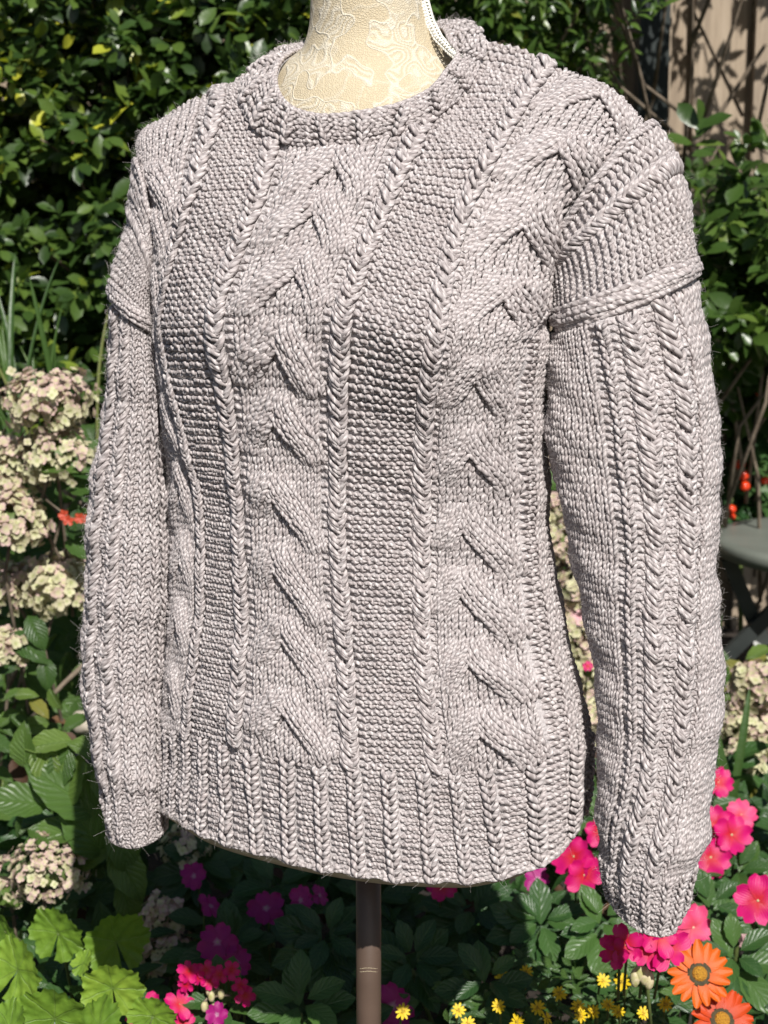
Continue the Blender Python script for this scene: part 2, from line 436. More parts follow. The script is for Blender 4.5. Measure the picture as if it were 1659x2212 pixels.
def body_rows(us):
    PX, PY, YY, vk = [], [], [], []
    for (v, cur, d, yc) in ROWS:
        cur = np.array(cur, float); A, B = cur[0], cur[-1]
        c, w = (A[0] + B[0]) / 2, (B[0] - A[0]) / 2
        uk, ph = [], []
        for (u, pl) in COLS:
            pl = np.array(sorted(pl, key=lambda q: q[1]), float)
            y = cur[:, 1].mean()
            for _ in range(12):
                x = np.interp(y, pl[:, 1], pl[:, 0]); y = np.interp(x, cur[:, 0], cur[:, 1])
            uk.append(u); ph.append(math.asin(np.clip((x - c) / w, -.985, .985)))
        if v >= 75: uk = [-30.6] + uk + [30.6]
        else: uk = [-35.] + uk + [38.]
        ph = [-math.pi / 2] + ph + [math.pi / 2]
        s = 0.047
        uk = [uk[0] - 12] + uk + [uk[-1] + 12]; ph = [ph[0] - 12 * s] + ph + [ph[-1] + 12 * s]
        phi = pchip(uk, ph, us)
        vk.append(v); PX.append((c, w)); PY.append(phi); YY.append((cur, d, yc))
    return vk, PX, PY, YY
def ring_pts(phi, cw, info):
    (c, w), (cur, d, yc) = cw, info
    x = c + w * np.sin(phi)
    yl = np.interp(x, [cur[0, 0], cur[-1, 0]], [cur[0, 1], cur[-1, 1]])
    yf = pchip(cur[:, 0], cur[:, 1], x)
    co = np.cos(phi)
    y = yl + (yf - yl) * np.clip(co * 6, -1, 1)
    Y = yc - d * np.sign(co) * np.abs(co) ** 0.85 - 0.25 * (x - c) * KPX
    front = np.clip(co * 3, 0, 1)
    bust = 0.020 * np.exp(-((x - 930) / 130) ** 2 - ((y - 720) / 150) ** 2) + 0.020 * np.exp(-((x - 430) / 120) ** 2 - ((y - 740) / 150) ** 2)
    return x, y, Y - bust * front
def body_patch(us_or_phi, vs, by_phi=False):
    vk, CW, PH, INF = body_rows(US if by_phi else us_or_phi)
    px, py, Y = [], [], []
    for i in range(len(vk)):
        x, y, yy = ring_pts(us_or_phi if by_phi else PH[i], CW[i], INF[i])
        px.append(x); py.append(y); Y.append(yy)
    return pchip(vk, np.array(px), vs), pchip(vk, np.array(py), vs), pchip(vk, np.array(Y), vs)
def body_out(G):
    c = G.mean(axis=(0, 1)) * [1, 0, 1]
    return (G - np.array([0.0, 0.03, 0])) * [1, 1, 0] + np.array([0, -0.02, 0.02])
px, py, Y = body_patch(US, VS)
py = py + (2.6 * np.cos(2 * np.pi * (US - 7.8) / 4.25) + 2.0 * np.sin(US * .61))[None, :] * np.clip(1 - VS / 3.0, 0, 1)[:, None]
body = Patch(US, VS, px, py, Y, body_out, .0012)

# --- tubes: sleeves and shoulder caps
def tube_patch(rings, us, phi_of, vs, amp=0.0):
    v = [r[0] for r in rings]
    D = np.array([[r[1][0], r[1][1], r[2][0], r[2][1], r[3][0], r[3][1], r[4], r[5]] for r in rings], float)
    D = pchip(v, D, vs)
    phi = phi_of(us[None, :], vs[:, None])
    sn, co = np.sin(phi), np.cos(phi)
    m = (D[:, 0:2] + D[:, 2:4]) / 2; h = (D[:, 2:4] - D[:, 0:2]) / 2
    px = m[:, 0:1] + h[:, 0:1] * sn + D[:, 4:5] * co
    py = m[:, 1:2] + h[:, 1:2] * sn + D[:, 5:6] * co
    Y = D[:, 7:8] - D[:, 6:7] * co
    ctr = P(m[:, 0], m[:, 1], D[:, 7])
    return Patch(us, vs, px, py, Y, lambda G: G - ctr[:, None], amp)
# (row, inner edge, outer edge, front offset, depth, centre)
SL_R = [(0,(1311,1926),(1464,1966),(20,74),.032,-.095),(6.96,(1300,1850),(1499,1862),(6,55),.038,-.094),(11.31,(1300,1790),(1533,1795),(0,50),.043,-.092),
        (18.27,(1300,1660),(1541,1665),(0,46),.045,-.090),(27.84,(1287,1500),(1551,1500),(0,42),.048,-.086),(39.15,(1264,1300),(1551,1300),(0,38),.051,-.080),
        (51.33,(1220,1090),(1547,1090),(0,34),.054,-.074),(60.03,(1184,930),(1544,930),(0,28),.057,-.068),(67.86,(1180,800),(1532,790),(0,22),.056,-.062),(75.69,(1190,714),(1505,598),(4,12),.058,-.054)]
CAP_R = [(0,(1205,710),(1503,592),(5,12),.055,-.056),(2.61,(1197,668),(1500,555),(0,3),.056,-.054),(7.395,(1194,628),(1490,465),(0,-4),.054,-.050),
         (12.18,(1193,585),(1456,350),(-8,-16),.050,-.044),(15.66,(1190,558),(1402,266),(-14,-24),.044,-.036)]
TW_R = [(0,-33),(11.3,-28),(18.3,-12),(27.8,-4),(39,1),(51,11),(60,12),(68,8),(75.7,0)]
SL_L = [(0,(236,1800),(348,1785),(0,36),.030,.040),(6.09,(224,1712),(350,1705),(0,32),.034,.042),(13.05,(204,1590),(356,1590),(0,30),.040,.045),
        (24.36,(176,1400),(364,1400),(0,28),.045,.050),(37.41,(194,1200),(368,1205),(0,24),.045,.052),(49.59,(208,1000),(366,1005),(0,20),.044,.054),
        (60.9,(239,800),(356,815),(0,16),.042,.056),(69.6,(246,655),(340,735),(0,8),.042,.058)]
CAP_L = [(0,(244,642),(338,728),(0,8),.044,.058),(2.61,(242,602),(334,694),(2,4),.045,.058),(6.96,(262,535),(334,660),(4,2),.044,.056),
         (11.31,(284,445),(332,620),(6,0),.042,.054),(14.79,(299,335),(330,575),(8,-5),.038,.052)]
N_SL = 53
UA = np.arange(-34, 34.01, 0.5)
tw_r = lambda v: np.radians(pchip([a for a, b in TW_R], [b for a, b in TW_R], np.ravel(v))).reshape(np.shape(v))
sleeve_r = tube_patch(SL_R, UA, lambda u, v: tw_r(v) + u * 2 * np.pi / N_SL, np.arange(0, 75.6, 0.5), .0018)
cap_r = tube_patch(CAP_R, UA, lambda u, v: u * 2 * np.pi / N_SL + 0 * v, np.arange(0, 15.6, 0.5), .0012)
sleeve_l = tube_patch(SL_L, UA, lambda u, v: R(-24) - u * 2 * np.pi / 48 + 0 * v, np.arange(0, 69.6, 0.5), .0018)
cap_l = tube_patch(CAP_L, UA, lambda u, v: u * 2 * np.pi / N_SL + 0 * v, np.arange(0, 14.6, 0.5), .0012)
# --- neckband: closed ring of (outer, inner, depth)
NB = [((725,318),(709,254),-.060),((640,315),(650,243),-.056),((585,301),(620,222),-.047),((540,263),(604,190),-.027),((524,208),(603,160),.0),((546,160),(617,136),.03),
      ((610,121),(650,118),.06),((720,98),(730,106),.085),((840,80),(840,92),.09),((940,62),(940,80),.08),((1015,62),(958,74),.05),((1048,92),(972,100),.02),
      ((1037,142),(986,124),-.006),((997,209),(956,164),-.032),((926,263),(922,200),-.047),((846,300),(870,229),-.057),((785,317),(790,247),-.061)]
def closed(pts, n):
    pts = np.asarray(pts, float); m = len(pts)
    t = np.arange(n) / n * m; i = t.astype(int); f = (t - i)[:, None]
    p0, p1, p2, p3 = (pts[(i + k) % m] for k in (-1, 0, 1, 2))
    return 0.5 * (2*p1 + (p2-p0)*f + (2*p0-5*p1+4*p2-p3)*f**2 + (3*p1-p0-3*p2+p3)*f**3)
NB_N = 74
def band_depth(a, y):
    if y > .02: return y
    u_, v_ = body.find(*a); return float(body.samp(body.Y, np.array([u_]), np.array([v_]))[0]) + .001
NB = [(a, b, band_depth(a, y)) for a, b, y in NB]
nb = closed([[a[0], a[1], b[0], b[1], y] for a, b, y in NB], 2000)
seglen = np.linalg.norm(np.diff(P((nb[:, 0] + nb[:, 2]) / 2, (nb[:, 1] + nb[:, 3]) / 2, nb[:, 4]), axis=0), axis=1)
cum = np.concatenate([[0], np.cumsum(seglen)]); cum /= cum[-1]
UN = np.arange(0, NB_N + .01, 0.5)
nbu = np.stack([np.interp(UN / NB_N, cum, nb[:, k]) for k in range(5)], 1)
VN = np.arange(0, 5.01, 0.5); qn = VN / 5
px = nbu[None, :, 0] * (1 - qn)[:, None] + nbu[None, :, 2] * qn[:, None]
py = nbu[None, :, 1] * (1 - qn)[:, None] + nbu[None, :, 3] * qn[:, None]
Yn = nbu[None, :, 4] * (1 - 0.18 * qn[:, None])
nctr = P(800, 190, 0.02)
band = Patch(UN, VN, px, py, Yn, lambda G: (G - nctr) + np.array([0, 0, .04]))
band.G = band.G + band.N * (0.0025 + 0.0038 * np.sin(np.pi * np.clip(qn * 0.95 + .02, 0, 1)))[:, None, None]
poly_neck = np.stack([(nb[::20, 0] * .62 + nb[::20, 2] * .38), (nb[::20, 1] * .62 + nb[::20, 3] * .38)], 1)
def in_poly(x, y, poly):
    x = np.asarray(x); y = np.asarray(y); c = np.zeros(x.shape, bool)
    j = len(poly) - 1
    for i in range(len(poly)):
        xi, yi = poly[i]; xj, yj = poly[j]
        if yi != yj: c ^= ((yi > y) != (yj > y)) & (x < (xj - xi) * (y - yi) / (yj - yi) + xi)
        j = i
    return c

# ------------------------------------------------------------------ stitches: short plump lengths of yarn in (u, v, height)
KN = np.array([[.055, -.72, -.30], [.145, -.35, .36], [.23, .02, .66], [.29, .39, .50], [.305, .74, -.35]])
PU = np.array([[-.52, -.13, -.7], [-.27, .08, .45], [0., .13, .85], [.27, .02, .5], [.52, -.22, -.7]])
PD = np.array([[-.48, .24, -.8], [-.27, -.02, .05], [0., -.14, .42], [.27, -.09, .05], [.48, .14, -.8]])
BR_L = np.array([[-1.40, 1.20, -.7], [-1.05, .58, .8], [-.42, .02, 1.75], [.36, -.50, 1.65], [.92, -.80, .1]])
BR_R = np.array([[1.32, 1.15, -.7], [1.34, .55, .7], [1.06, .02, 1.3], [.52, -.34, 1.1], [.0, -.46, -.2]])
RB = np.array([[.0, -.62, .1], [.18, -.34, .75], [.37, -.02, .95], [.53, .30, .55], [.62, .58, -.5]])
class Knit:
    def __init__(s, patch): s.p = patch; s.seg = {}
    def add(s, key, seg, rad=1.0):
        s.seg.setdefault(key, []).append((seg, np.broadcast_to(np.asarray(rad, float), (len(seg),))))
    def put(s, key, tmpl, uc, vc, a=1.0, b=1.0, h=0.0, rot=None, swap=False, rad=1.0, flipx=False, jit=0.06):
        uc, vc = np.broadcast_arrays(np.asarray(uc, float), np.asarray(vc, float))
        uc, vc = uc.ravel(), vc.ravel(); n = len(uc)
        if n == 0: return
        a = np.broadcast_to(a, (n,))[:, None]; b = np.broadcast_to(b, (n,))[:, None]; h = np.broadcast_to(h, (n,))[:, None]
        x = tmpl[:, 0][None] * a * (-1 if flipx else 1); y = tmpl[:, 1][None] * b; z = tmpl[:, 2][None] + h
        x = x + rng.normal(0, jit, (n, 1)); y = y + rng.normal(0, jit, (n, 1)) + x * rng.normal(0, .10, (n, 1)); z = z + rng.normal(0, .14, (n, 1))
        if swap: x, y = y, x
        if rot is not None:
            c, si = np.cos(rot), np.sin(rot)
            c = np.broadcast_to(c, (n,))[:, None]; si = np.broadcast_to(si, (n,))[:, None]
            x, y = x * c - y * si, x * si + y * c
        s.add(key, np.stack([uc[:, None] + x, vc[:, None] + y, z], -1), rad * rng.uniform(.93, 1.07, n))
    def knit(s, key, uc, vc, **kw):
        kw['rad'] = kw.get('rad', 1.0) * .92; s.put(key, KN, uc, vc, **kw); s.put(key, KN, uc, vc, flipx=True, **kw)
    def vrib(s, key, uc, vc, **kw):
        s.put(key, RB, uc, vc, **kw); s.put(key, RB, uc, vc, flipx=True, **kw)
    def purl(s, key, uc, vc, **kw):
        uc, vc = np.broadcast_arrays(np.asarray(uc, float), np.asarray(vc, float))
        sw = kw.get('swap', False); a = kw.get('a', 1.0)
        s.put(key, PU, uc, vc + (0 if sw else .12), **kw)
        s.put(key, PD, uc + (0 if sw else .5 * a), vc + (.5 * a if sw else -.10), **kw)
    def braid(s, key, uc, vc, a=1.0, **kw):
        uc, vc = np.broadcast_arrays(np.asarray(uc, float), np.asarray(vc, float))
        sw = kw.get('swap', False)
        for d in (-.40, 0, .38):
            o = (d, 0) if sw else (0, d)
            s.put(key, BR_R, uc + o[0], vc + o[1], a=a, b=.95, **kw)
            s.put(key, BR_L, uc + o[0], vc + o[1], a=a, b=.95, **kw)
    def build(s, keep=None):
        out = {}
        for key, lst in s.seg.items():
            seg = np.concatenate([q[0] for q in lst]); rad = np.concatenate([q[1] for q in lst])
            u, v, h = seg[..., 0], seg[..., 1], seg[..., 2]
            if keep is not None:
                k = keep(u[:, 2], v[:, 2]); seg, rad, u, v, h = seg[k], rad[k], u[k], v[k], h[k]
            if not len(seg): continue
            p = s.p
            sc = np.sqrt(p.samp(p.su, u[:, 2], v[:, 2]) * p.samp(p.sv, u[:, 2], v[:, 2]))
            r = np.clip(.262 * sc, .00055, .0019) * rad
            pos = p.samp(p.G, u, v); nor = p.samp(p.N, u, v); nor /= np.linalg.norm(nor, axis=-1)[..., None] + 1e-9
            out[key] = (pos + nor * (h * r[:, None])[..., None], nor, r)
        return out
def yarn_mesh(name, chunks, K=5):
    pos = np.concatenate([c[0] for c in chunks]); nor = np.concatenate([c[1] for c in chunks]); r = np.concatenate([c[2] for c in chunks])
    n, m = pos.shape[:2]
    tg = np.gradient(pos, axis=1); tg /= np.linalg.norm(tg, axis=-1)[..., None] + 1e-12
    b = np.cross(tg, nor); b /= np.linalg.norm(b, axis=-1)[..., None] + 1e-12
    nn = np.cross(b, tg)
    prof = np.array([.80, 1.02, 1.10, 1.02, .80])
    th = np.arange(K) * 2 * np.pi / K
    rr = (r[:, None] * prof[None])[..., None, None]
    V = pos[:, :, None] + rr * (np.cos(th)[:, None] * b[:, :, None] + np.sin(th)[:, None] * nn[:, :, None])
    i = np.arange(m - 1)[:, None]; j = np.arange(K)[None]; j2 = (j + 1) % K
    f1 = np.stack([i * K + j, i * K + j2, (i + 1) * K + j2, (i + 1) * K + j], -1).reshape(-1, 4)
    F = (f1[None] + (np.arange(n) * m * K)[:, None, None]).reshape(-1, 4)
    s0 = (i / (m - 1) + 0 * j); s1 = ((i + 1) / (m - 1) + 0 * j); t0 = (j / K + 0 * i); t1 = ((j + 1) / K + 0 * i)
    uv1 = np.stack([np.stack([s0, t0], -1), np.stack([s0, t1], -1), np.stack([s1, t1], -1), np.stack([s1, t0], -1)], -2).reshape(-1, 2)
    uv = uv1[None] + np.stack([rng.uniform(0, 1, n), rng.uniform(0, 1, n)], -1)[:, None]
    tint = np.repeat(rng.uniform(0, 1, n), m * K)
    return mk_mesh(name, V.reshape(-1, 3), F, uv.reshape(-1, 2), tint)

sweater = thing('knitted_sweater', P(800, 1860, 0.0), 'chunky hand-knitted mauve-grey cable sweater worn by the dress form', 'sweater')
SW = sweater
def part_yarn(name, chunks, parent, label=None):
    return link(name, yarn_mesh(name, chunks), M['yarn'], parent, kind='stuff', label=label)

# body stitches
kb = Knit(body)
rows_hi = np.arange(14.5, 106, 1.0)
rows_hem = np.arange(0.5, 14, 1.0)
def gridc(us, vs):
    a, b = np.meshgrid(np.asarray(us, float), np.asarray(vs, float)); return a.ravel(), b.ravel()
for sd in (-1, 1):
    kb.purl('fabric_purl', *gridc([sd * 5.6], rows_hi), a=1.2, h=-.7)
    kb.purl('fabric_purl', *gridc(sd * np.arange(9.1, 16.7), rows_hi))
    kb.purl('fabric_purl', *gridc([sd * 19.5], rows_hi), h=-.7)
    kb.purl('fabric_purl', *gridc([sd * 31.0, sd * 32.0], rows_hi))
    kb.knit('fabric_side', *gridc([sd * 33.1, sd * 34.1], rows_hi), h=.5)
    kb.purl('fabric_purl', *gridc([sd * 35.2], rows_hi))
    kb.knit('fabric_side', *gridc(sd * np.arange(36.2, 46.5), rows_hi))
    for c in (7.4, 17.8):
        kb.knit('braid%+g' % (sd * c), *gridc([sd * c - .6, sd * c + .45], rows_hi), h=.1)
        kb.braid('braid%+g' % (sd * c), *gridc([sd * c], np.arange(14.6 + rng.random() * .6, 106, 1.75)), a=.76, rad=1.02, jit=.1, h=.75)
PK = {0: [(725,338),(688,432),(655,565),(602,718),(598,882),(592,1042),(598,1196),(608,1352),(618,1512)],
      25: [(1297,210),(1215,306),(1133,457),(1080,627),(1034,795),(1005,944),(993,1110),(988,1250),(1010,1402),(1028,1552)]}
cables = {0: [], 25: [], -25: []}
for c0, lst in PK.items():
    for q in lst: cables[c0].append(body.find(*q))
for (u, v) in cables[0]: cables[-25].append((-25 - (u + 0.5) * 0.6, v))
for c0, pk in cables.items():
    key = 'cable%+d' % c0
    cu, cv = gridc(c0 + np.arange(-4.5, 4.6), rows_hi)
    hh0 = np.full(len(cu), .3)
    for (up, vp) in pk:
        for sd in (-1, 1):
            dist = max(2.2, abs((c0 + sd * 4.2) - up)); L = dist * 1.0 + 2.4
            n = int(L * 1.45)
            for k in range(n + 1):
                t = k / n
                sm = t * t * (3 - 2 * t) * .6 + t * .4
                uu, vv = up + sd * (.7 + (dist - .7) * sm), vp + .9 - L * t
                ds = (.6 * 6 * t * (1 - t) + .4) * (dist - .7)
                slope = sd * math.atan2(ds, L)
                hh = 2.6 * min(1, (t + .10) * 4) * (1 if t < .55 else max(.25, 1 - (t - .55) / .45 * .85))
                if sd < 0: hh *= .88
                for ac, dh in ((-1.3, -.05), (-.45, .55), (.42, .2), (1.25, -1.0)):
                    ac = ac * sd
                    du, dv = ac * math.cos(slope), ac * math.sin(slope)
                    kb.knit(key, [uu + du], [vv + dv], h=max(.2, hh + dh), rot=slope, a=.98, rad=1.08, b=1.0)
                near = (np.abs(cu - uu) < 1.2) & (np.abs(cv - vv) < 1.0)
                hh0[near] = np.maximum(hh0[near], min(.9, hh * .4))
    kb.knit(key, cu, cv, h=hh0)
# hem ribbing
rib_c = np.array([7.8 + 4.25 * k for k in range(-13, 10)])
rib_c = rib_c[np.abs(rib_c) < 46]
kb.vrib('hem', *gridc(rib_c, rows_hem), a=1.15, h=.9, rad=1.18)
for o in (1.45, 2.125, 2.8): kb.purl('hem', *gridc(rib_c + o, rows_hem), a=.85, h=-.3)
kb.knit('hem', np.arange(-46, 46, .9), 0.0, swap=True, h=.3, rad=1.15, jit=.16)
def keep_body(u, v):
    px = body.samp(body.px, u, v); py = body.samp(body.py, u, v)
    ok = ~((v > 84) & in_poly(px, py, poly_neck))
    lim = np.interp(v, [0, 71, 76, 106], [46.5, 46.5, 31.2, 30.8])
    nb_ = body.samp(body.N, u, v)
    return ok & (np.abs(u) < lim)
kb_out = kb.build(keep_body)

# base cloth under the stitches
def cloth(patch, off=-0.0016, cut=None, usel=None, wrap_phi=None):
    G = patch.G + patch.N * off
    F = grid_faces(len(patch.vs), len(patch.us))
    if cut is not None:
        c = cut(patch).reshape(-1)
        F = F[~c[F].any(1)]
    return G.reshape(-1, 3), F
phis = np.linspace(-math.pi, math.pi, 121)
px, py, Y = body_patch(phis, VS, True)
bb = Patch(phis, VS, px, py, Y, body_out, .0012)
G, F = cloth(bb, -0.0007, lambda p: (p.vs[:, None] > 82) & in_poly(p.px, p.py, poly_neck))
body_o = link('body', mk_mesh('body', G, F), M['fabric'], SW)
for key, nm, lab in (('fabric_purl', 'purl_panels', None), ('fabric_side', 'side_panel', None), ('hem', 'ribbed_hem', None)):
    part_yarn(nm, [kb_out[key]], SW if key == 'hem' else body_o)
for key in [k for k in kb_out if k.startswith('braid')]: part_yarn('braided_rib', [kb_out[key]], body_o)
for key in [k for k in kb_out if k.startswith('cable')]: part_yarn('cable_panel', [kb_out[key]], body_o)

def tube_cloth(patch, name, parent, off=-0.0006):
    G, F = cloth(patch, off)
    return link(name, mk_mesh(name, G, F), M['fabric'], parent)
# sleeves
def sleeve(patch, cap, nrow, cuff, ncap, mirror, nper):
    so = tube_cloth(patch, 'sleeve', SW)
    k = Knit(patch)
    rv = np.arange(cuff + .5, nrow, 1.0)
    lim = nper * .31
    for c_, k_ in ((0, 'braid0'), (4.1, 'braid1')): k.knit(k_, *gridc([c_ - .6, c_ + .45], rv), h=.1)
    k.braid('braid0', *gridc([0], np.arange(cuff + .3, nrow - 1, 1.75)), a=.74, rad=1.02, jit=.1, h=.75)
    k.purl('plain', *gridc([1.6, 2.45], rv), a=.9, h=-.7)
    k.braid('braid1', *gridc([4.1], np.arange(cuff + .8, nrow - 1, 1.75)), a=.74, rad=1.02, jit=.1, h=.75)
    k.purl('plain', *gridc([5.8], rv), a=1.1, h=-.7)
    k.knit('plain', *gridc(np.arange(6.8, lim), rv), h=.2)
    k.purl('plain', *gridc([-1.7], rv), a=.95, h=-.7)
    k.vrib('plain', *gridc([-2.8], rv), a=.85, h=1.0, rad=1.0)
    if mirror:
        for c_ in (-5.2, -7.6, -10.0, -12.4): k.vrib('plain', *gridc([c_], rv), a=.85, h=1.0, rad=1.0)
        for c_ in (-4.0, -6.4, -8.8, -11.2): k.purl('plain', *gridc([c_], rv), a=1.05, h=-.7)
    else:
        k.purl('plain', *gridc([-3.9], rv), h=-.5)
        k.knit('plain', *gridc([-4.9], rv), a=1.1, h=.5)
        k.knit('plain', *gridc(-np.arange(5.9, lim), rv), h=.1)
    rc = np.arange(.5, cuff + .6, 1.0)
    ribs = np.arange(-5, 6) * 3.5 + .2
    ribs = ribs[np.abs(ribs) < lim]
    k.vrib('cuff', *gridc(ribs, rc), a=1.05, h=1.0, rad=1.12)
    for o in (1.25, 2.1): k.purl('cuff', *gridc(ribs + o, rc), a=.95, h=-.3)
    k.knit('cuff', np.arange(-lim, lim, .9), 0.0, swap=True, h=.3, rad=1.15, jit=.16)
    o = k.build()
    part_yarn('stockinette', [o['plain']], so)
    part_yarn('braided_rib', [o['braid0']], so); part_yarn('braided_rib', [o['braid1']], so)
    part_yarn('cuff', [o['cuff']], so)
    co = tube_cloth(cap, 'shoulder_cap', SW)
    k = Knit(cap)
    nu = np.arange(-19, 19, .95)
    vb = ncap - 3.6
    for v in np.arange(3.2, vb - 1.1, 1.0): k.purl('cap', nu, v, swap=True)
    k.braid('capbraid', np.arange(-19, 19, 1.6), vb, swap=True, a=.62, rad=.95)
    for v in np.arange(vb + 1.4, ncap - .3, 1.0): k.purl('cap', nu, v, swap=True)
    k.knit('cap', nu, ncap - .1, swap=True, h=.8)
    for v, h in ((.2, .9), (1.1, 2.2), (2.0, 1.1)): k.knit('cord', np.arange(-19, 19, 1.0), v, swap=True, a=1.2, b=1.2, h=h * .6, rad=1.5)
    o = k.build()
    part_yarn('purl_stitches', [o['cap']], co); part_yarn('braided_rib', [o['capbraid']], co)
    part_yarn('seam_cord', [o['cord']], co)
sleeve(sleeve_r, cap_r, 75.5, 7, 15.5, False, N_SL)
sleeve(sleeve_l, cap_l, 69.5, 8, 14.5, True, 48)
# neckband
nbo = link('neckband', mk_mesh('neckband', *cloth(band, -.002)), M['fabric'], SW)
k = Knit(band)
ribn = np.arange(18) * NB_N / 18 + 0.6
k.vrib('nb', *gridc(ribn, np.arange(.3, 5, 1.0)), a=.95, h=.6, rad=1.1)
for o in (1.25, 2.05, 2.85): k.purl('nb', *gridc(ribn + o, np.arange(.3, 5, 1.0)), a=.95)
k.knit('nb', np.arange(0, NB_N, .95), 5.0, swap=True, h=.6, rad=1.15)
part_yarn('ribbed_stitches', [k.build()['nb']], nbo)

# loose wool fibres standing off the yarn
def fuzz():
    chunks = []
    for patch, n, ulim in ((body, 11000, 40), (sleeve_r, 6000, 17), (sleeve_l, 4500, 15), (cap_r, 1500, 16), (cap_l, 1000, 16), (band, 1500, 73)):
        u = rng.uniform(-ulim if patch is not band else 0, ulim, n); v = rng.uniform(patch.vs[0], patch.vs[-1], n)
        if patch is body:
            v[:700] = rng.uniform(0, 1.0, 700); kk = keep_body(u, v); u, v = u[kk], v[kk]; n = len(u)
        p = patch.samp(patch.G, u, v); nn = patch.samp(patch.N, u, v)
        d = rng.normal(0, 1, (n, 3)); d -= (d * nn).sum(1)[:, None] * nn * .5; d /= np.linalg.norm(d, axis=1)[:, None]
        L = rng.gamma(1.8, .0015, n)[:, None]
        d2 = d + rng.normal(0, .8, (n, 3))
        q = np.stack([p, p + nn * .003 + d * L * .3 + nn * L * .3, p + nn * .003 + d * L * .8 + d2 * L * .2 + nn * L * .4], 1)
        chunks.append((q, np.repeat(nn[:, None], 3, 1)))
    pos = np.concatenate([c[0] for c in chunks]); n, m = pos.shape[:2]
    tg = np.gradient(pos, axis=1); tg /= np.linalg.norm(tg, axis=-1)[..., None] + 1e-12
    b = np.cross(tg, np.array([.3, .5, .8])); b /= np.linalg.norm(b, axis=-1)[..., None] + 1e-9
    c = np.cross(b, tg); K = 3; th = np.arange(K) * 2 * np.pi / K
    r = .000065
    V = pos[:, :, None] + r * (np.cos(th)[:, None] * b[:, :, None] + np.sin(th)[:, None] * c[:, :, None])
    f1 = grid_faces(m, K, True)
    F = (f1[None] + (np.arange(n) * m * K)[:, None, None]).reshape(-1, 4)
    link('loose_fibres', mk_mesh('loose_fibres', V.reshape(-1, 3), F), M['fibre'], SW, kind='stuff')
fuzz()

# ------------------------------------------------------------------ the dress form
form = thing('dress_form', P(796, 2212, 0.0) * [1, 1, 0], 'cream lace-covered dress form on a brown pole, wearing the sweater', 'mannequin')
def neck_rings():
    rg = [(0,(672,-60),(908,-60),(0,6),.044,.030),(3,(669,40),(926,40),(0,10),.044,.030),(6,(655,100),(952,98),(0,24),.050,.028),
          (8,(610,145),(990,138),(0,46),.060,.024),(10,(580,188),(1030,172),(0,72),.066,.022),(13,(545,236),(1090,222),(0,98),.068,.022),(17,(470,300),(1170,290),(0,110),.066,.024)]
    return rg
pt = tube_patch(neck_rings(), np.linspace(-32, 32, 65), lambda u, v: u / 32 * np.pi + 0 * v, np.arange(0, 17.01, .25))
link('lace_neck', mk_mesh('lace_neck', pt.G.reshape(-1, 3), grid_faces(len(pt.vs), 65)), M['lace'], form)
# torso hidden in the sweater, with the closed base that shows under the hem
vsel = np.arange(0, 83, 4.0)
px, py, Y = body_patch(phis, vsel, True)
bt = Patch(phis, vsel, px, py, Y, body_out)
Gt = bt.G - bt.N * 0.013
ax = Gt.mean(axis=1, keepdims=True)
hem_edge = Gt[0] - np.array([.004, 0, .0055]) + (Gt[0] - ax[0]) * 0.03
V = np.concatenate([hem_edge[None] * 1.0, Gt], 0)
F = grid_faces(len(V), len(phis))
link('torso', mk_mesh('torso', V.reshape(-1, 3), F), M['cream'], form)
inner = ax[0] + (hem_edge - ax[0]) * .0 - np.array([0, 0, .004])
low = hem_edge - np.array([0, 0, .0045]) + (ax[0] - hem_edge) * .01
V = np.concatenate([hem_edge[None], low[None], np.broadcast_to(inner, low.shape)[None]], 0)
link('base_board', mk_mesh('base_board', V.reshape(-1, 3), grid_faces(3, len(phis))), M['cream'], form)
pc = P(796, 1900, 0.005)
pv = tube([[pc[0], pc[1], pc[2] + .06], [pc[0], pc[1], pc[2] - .12], [pc[0], pc[1], pc[2] - .125], [pc[0], pc[1], 0.03]], [.0107, .0107, .0107, .0107], 24)
obj_of('pole', [pv], M['pole'], form)
obj_of('foot_plate', [tube([[pc[0], pc[1], z] for z in (0, .018, .03)], [.15, .15, .03], 32)], M['pole'], form)
# scratches worn into the pole as thin rings
for yy in (2093, 2100):
    z = P(796, yy, -.005)[2]
    t_ = np.linspace(-2.4, -.8, 12)
    obj_of('scratch', [tube([[pc[0] + .0107 * math.cos(a), pc[1] + .0107 * math.sin(a), z + .0012 * math.sin(a * 3)] for a in t_], .00016, 4)], M['cream'], form)
# lace edging down the back of the neck
tr = np.array([(910, -40), (918, 5), (929, 45), (948, 82), (978, 112), (998, 128)], float)
tt = np.linspace(0, 5, 60); trx = np.interp(tt, range(6), tr[:, 0]); try_ = np.interp(tt, range(6), tr[:, 1])
edge = P(trx, try_, 0.018 - 0.03 * np.clip((try_ - 60) / 60, 0, 1))
parts = [tube(edge, .0009, 6), tube(edge + [.0030, .002, .001], .0007, 6)]
for i in range(0, 60):
    c = edge[i] + np.array([-.0022 if i % 2 else .0014, -.002, -.0005])
    a = np.linspace(0, 2 * np.pi, 9)[:-1]
    ring = np.array([c + (.0019 if i % 2 else .0014) * (math.cos(q) * np.array([1, 0, .1]) + math.sin(q) * np.array([-.1, 0, 1])) for q in np.linspace(0, 2 * np.pi, 9)])
    parts.append(tube(ring, .0008, 5, False))
obj_of('lace_trim', parts, M['trim'], form)
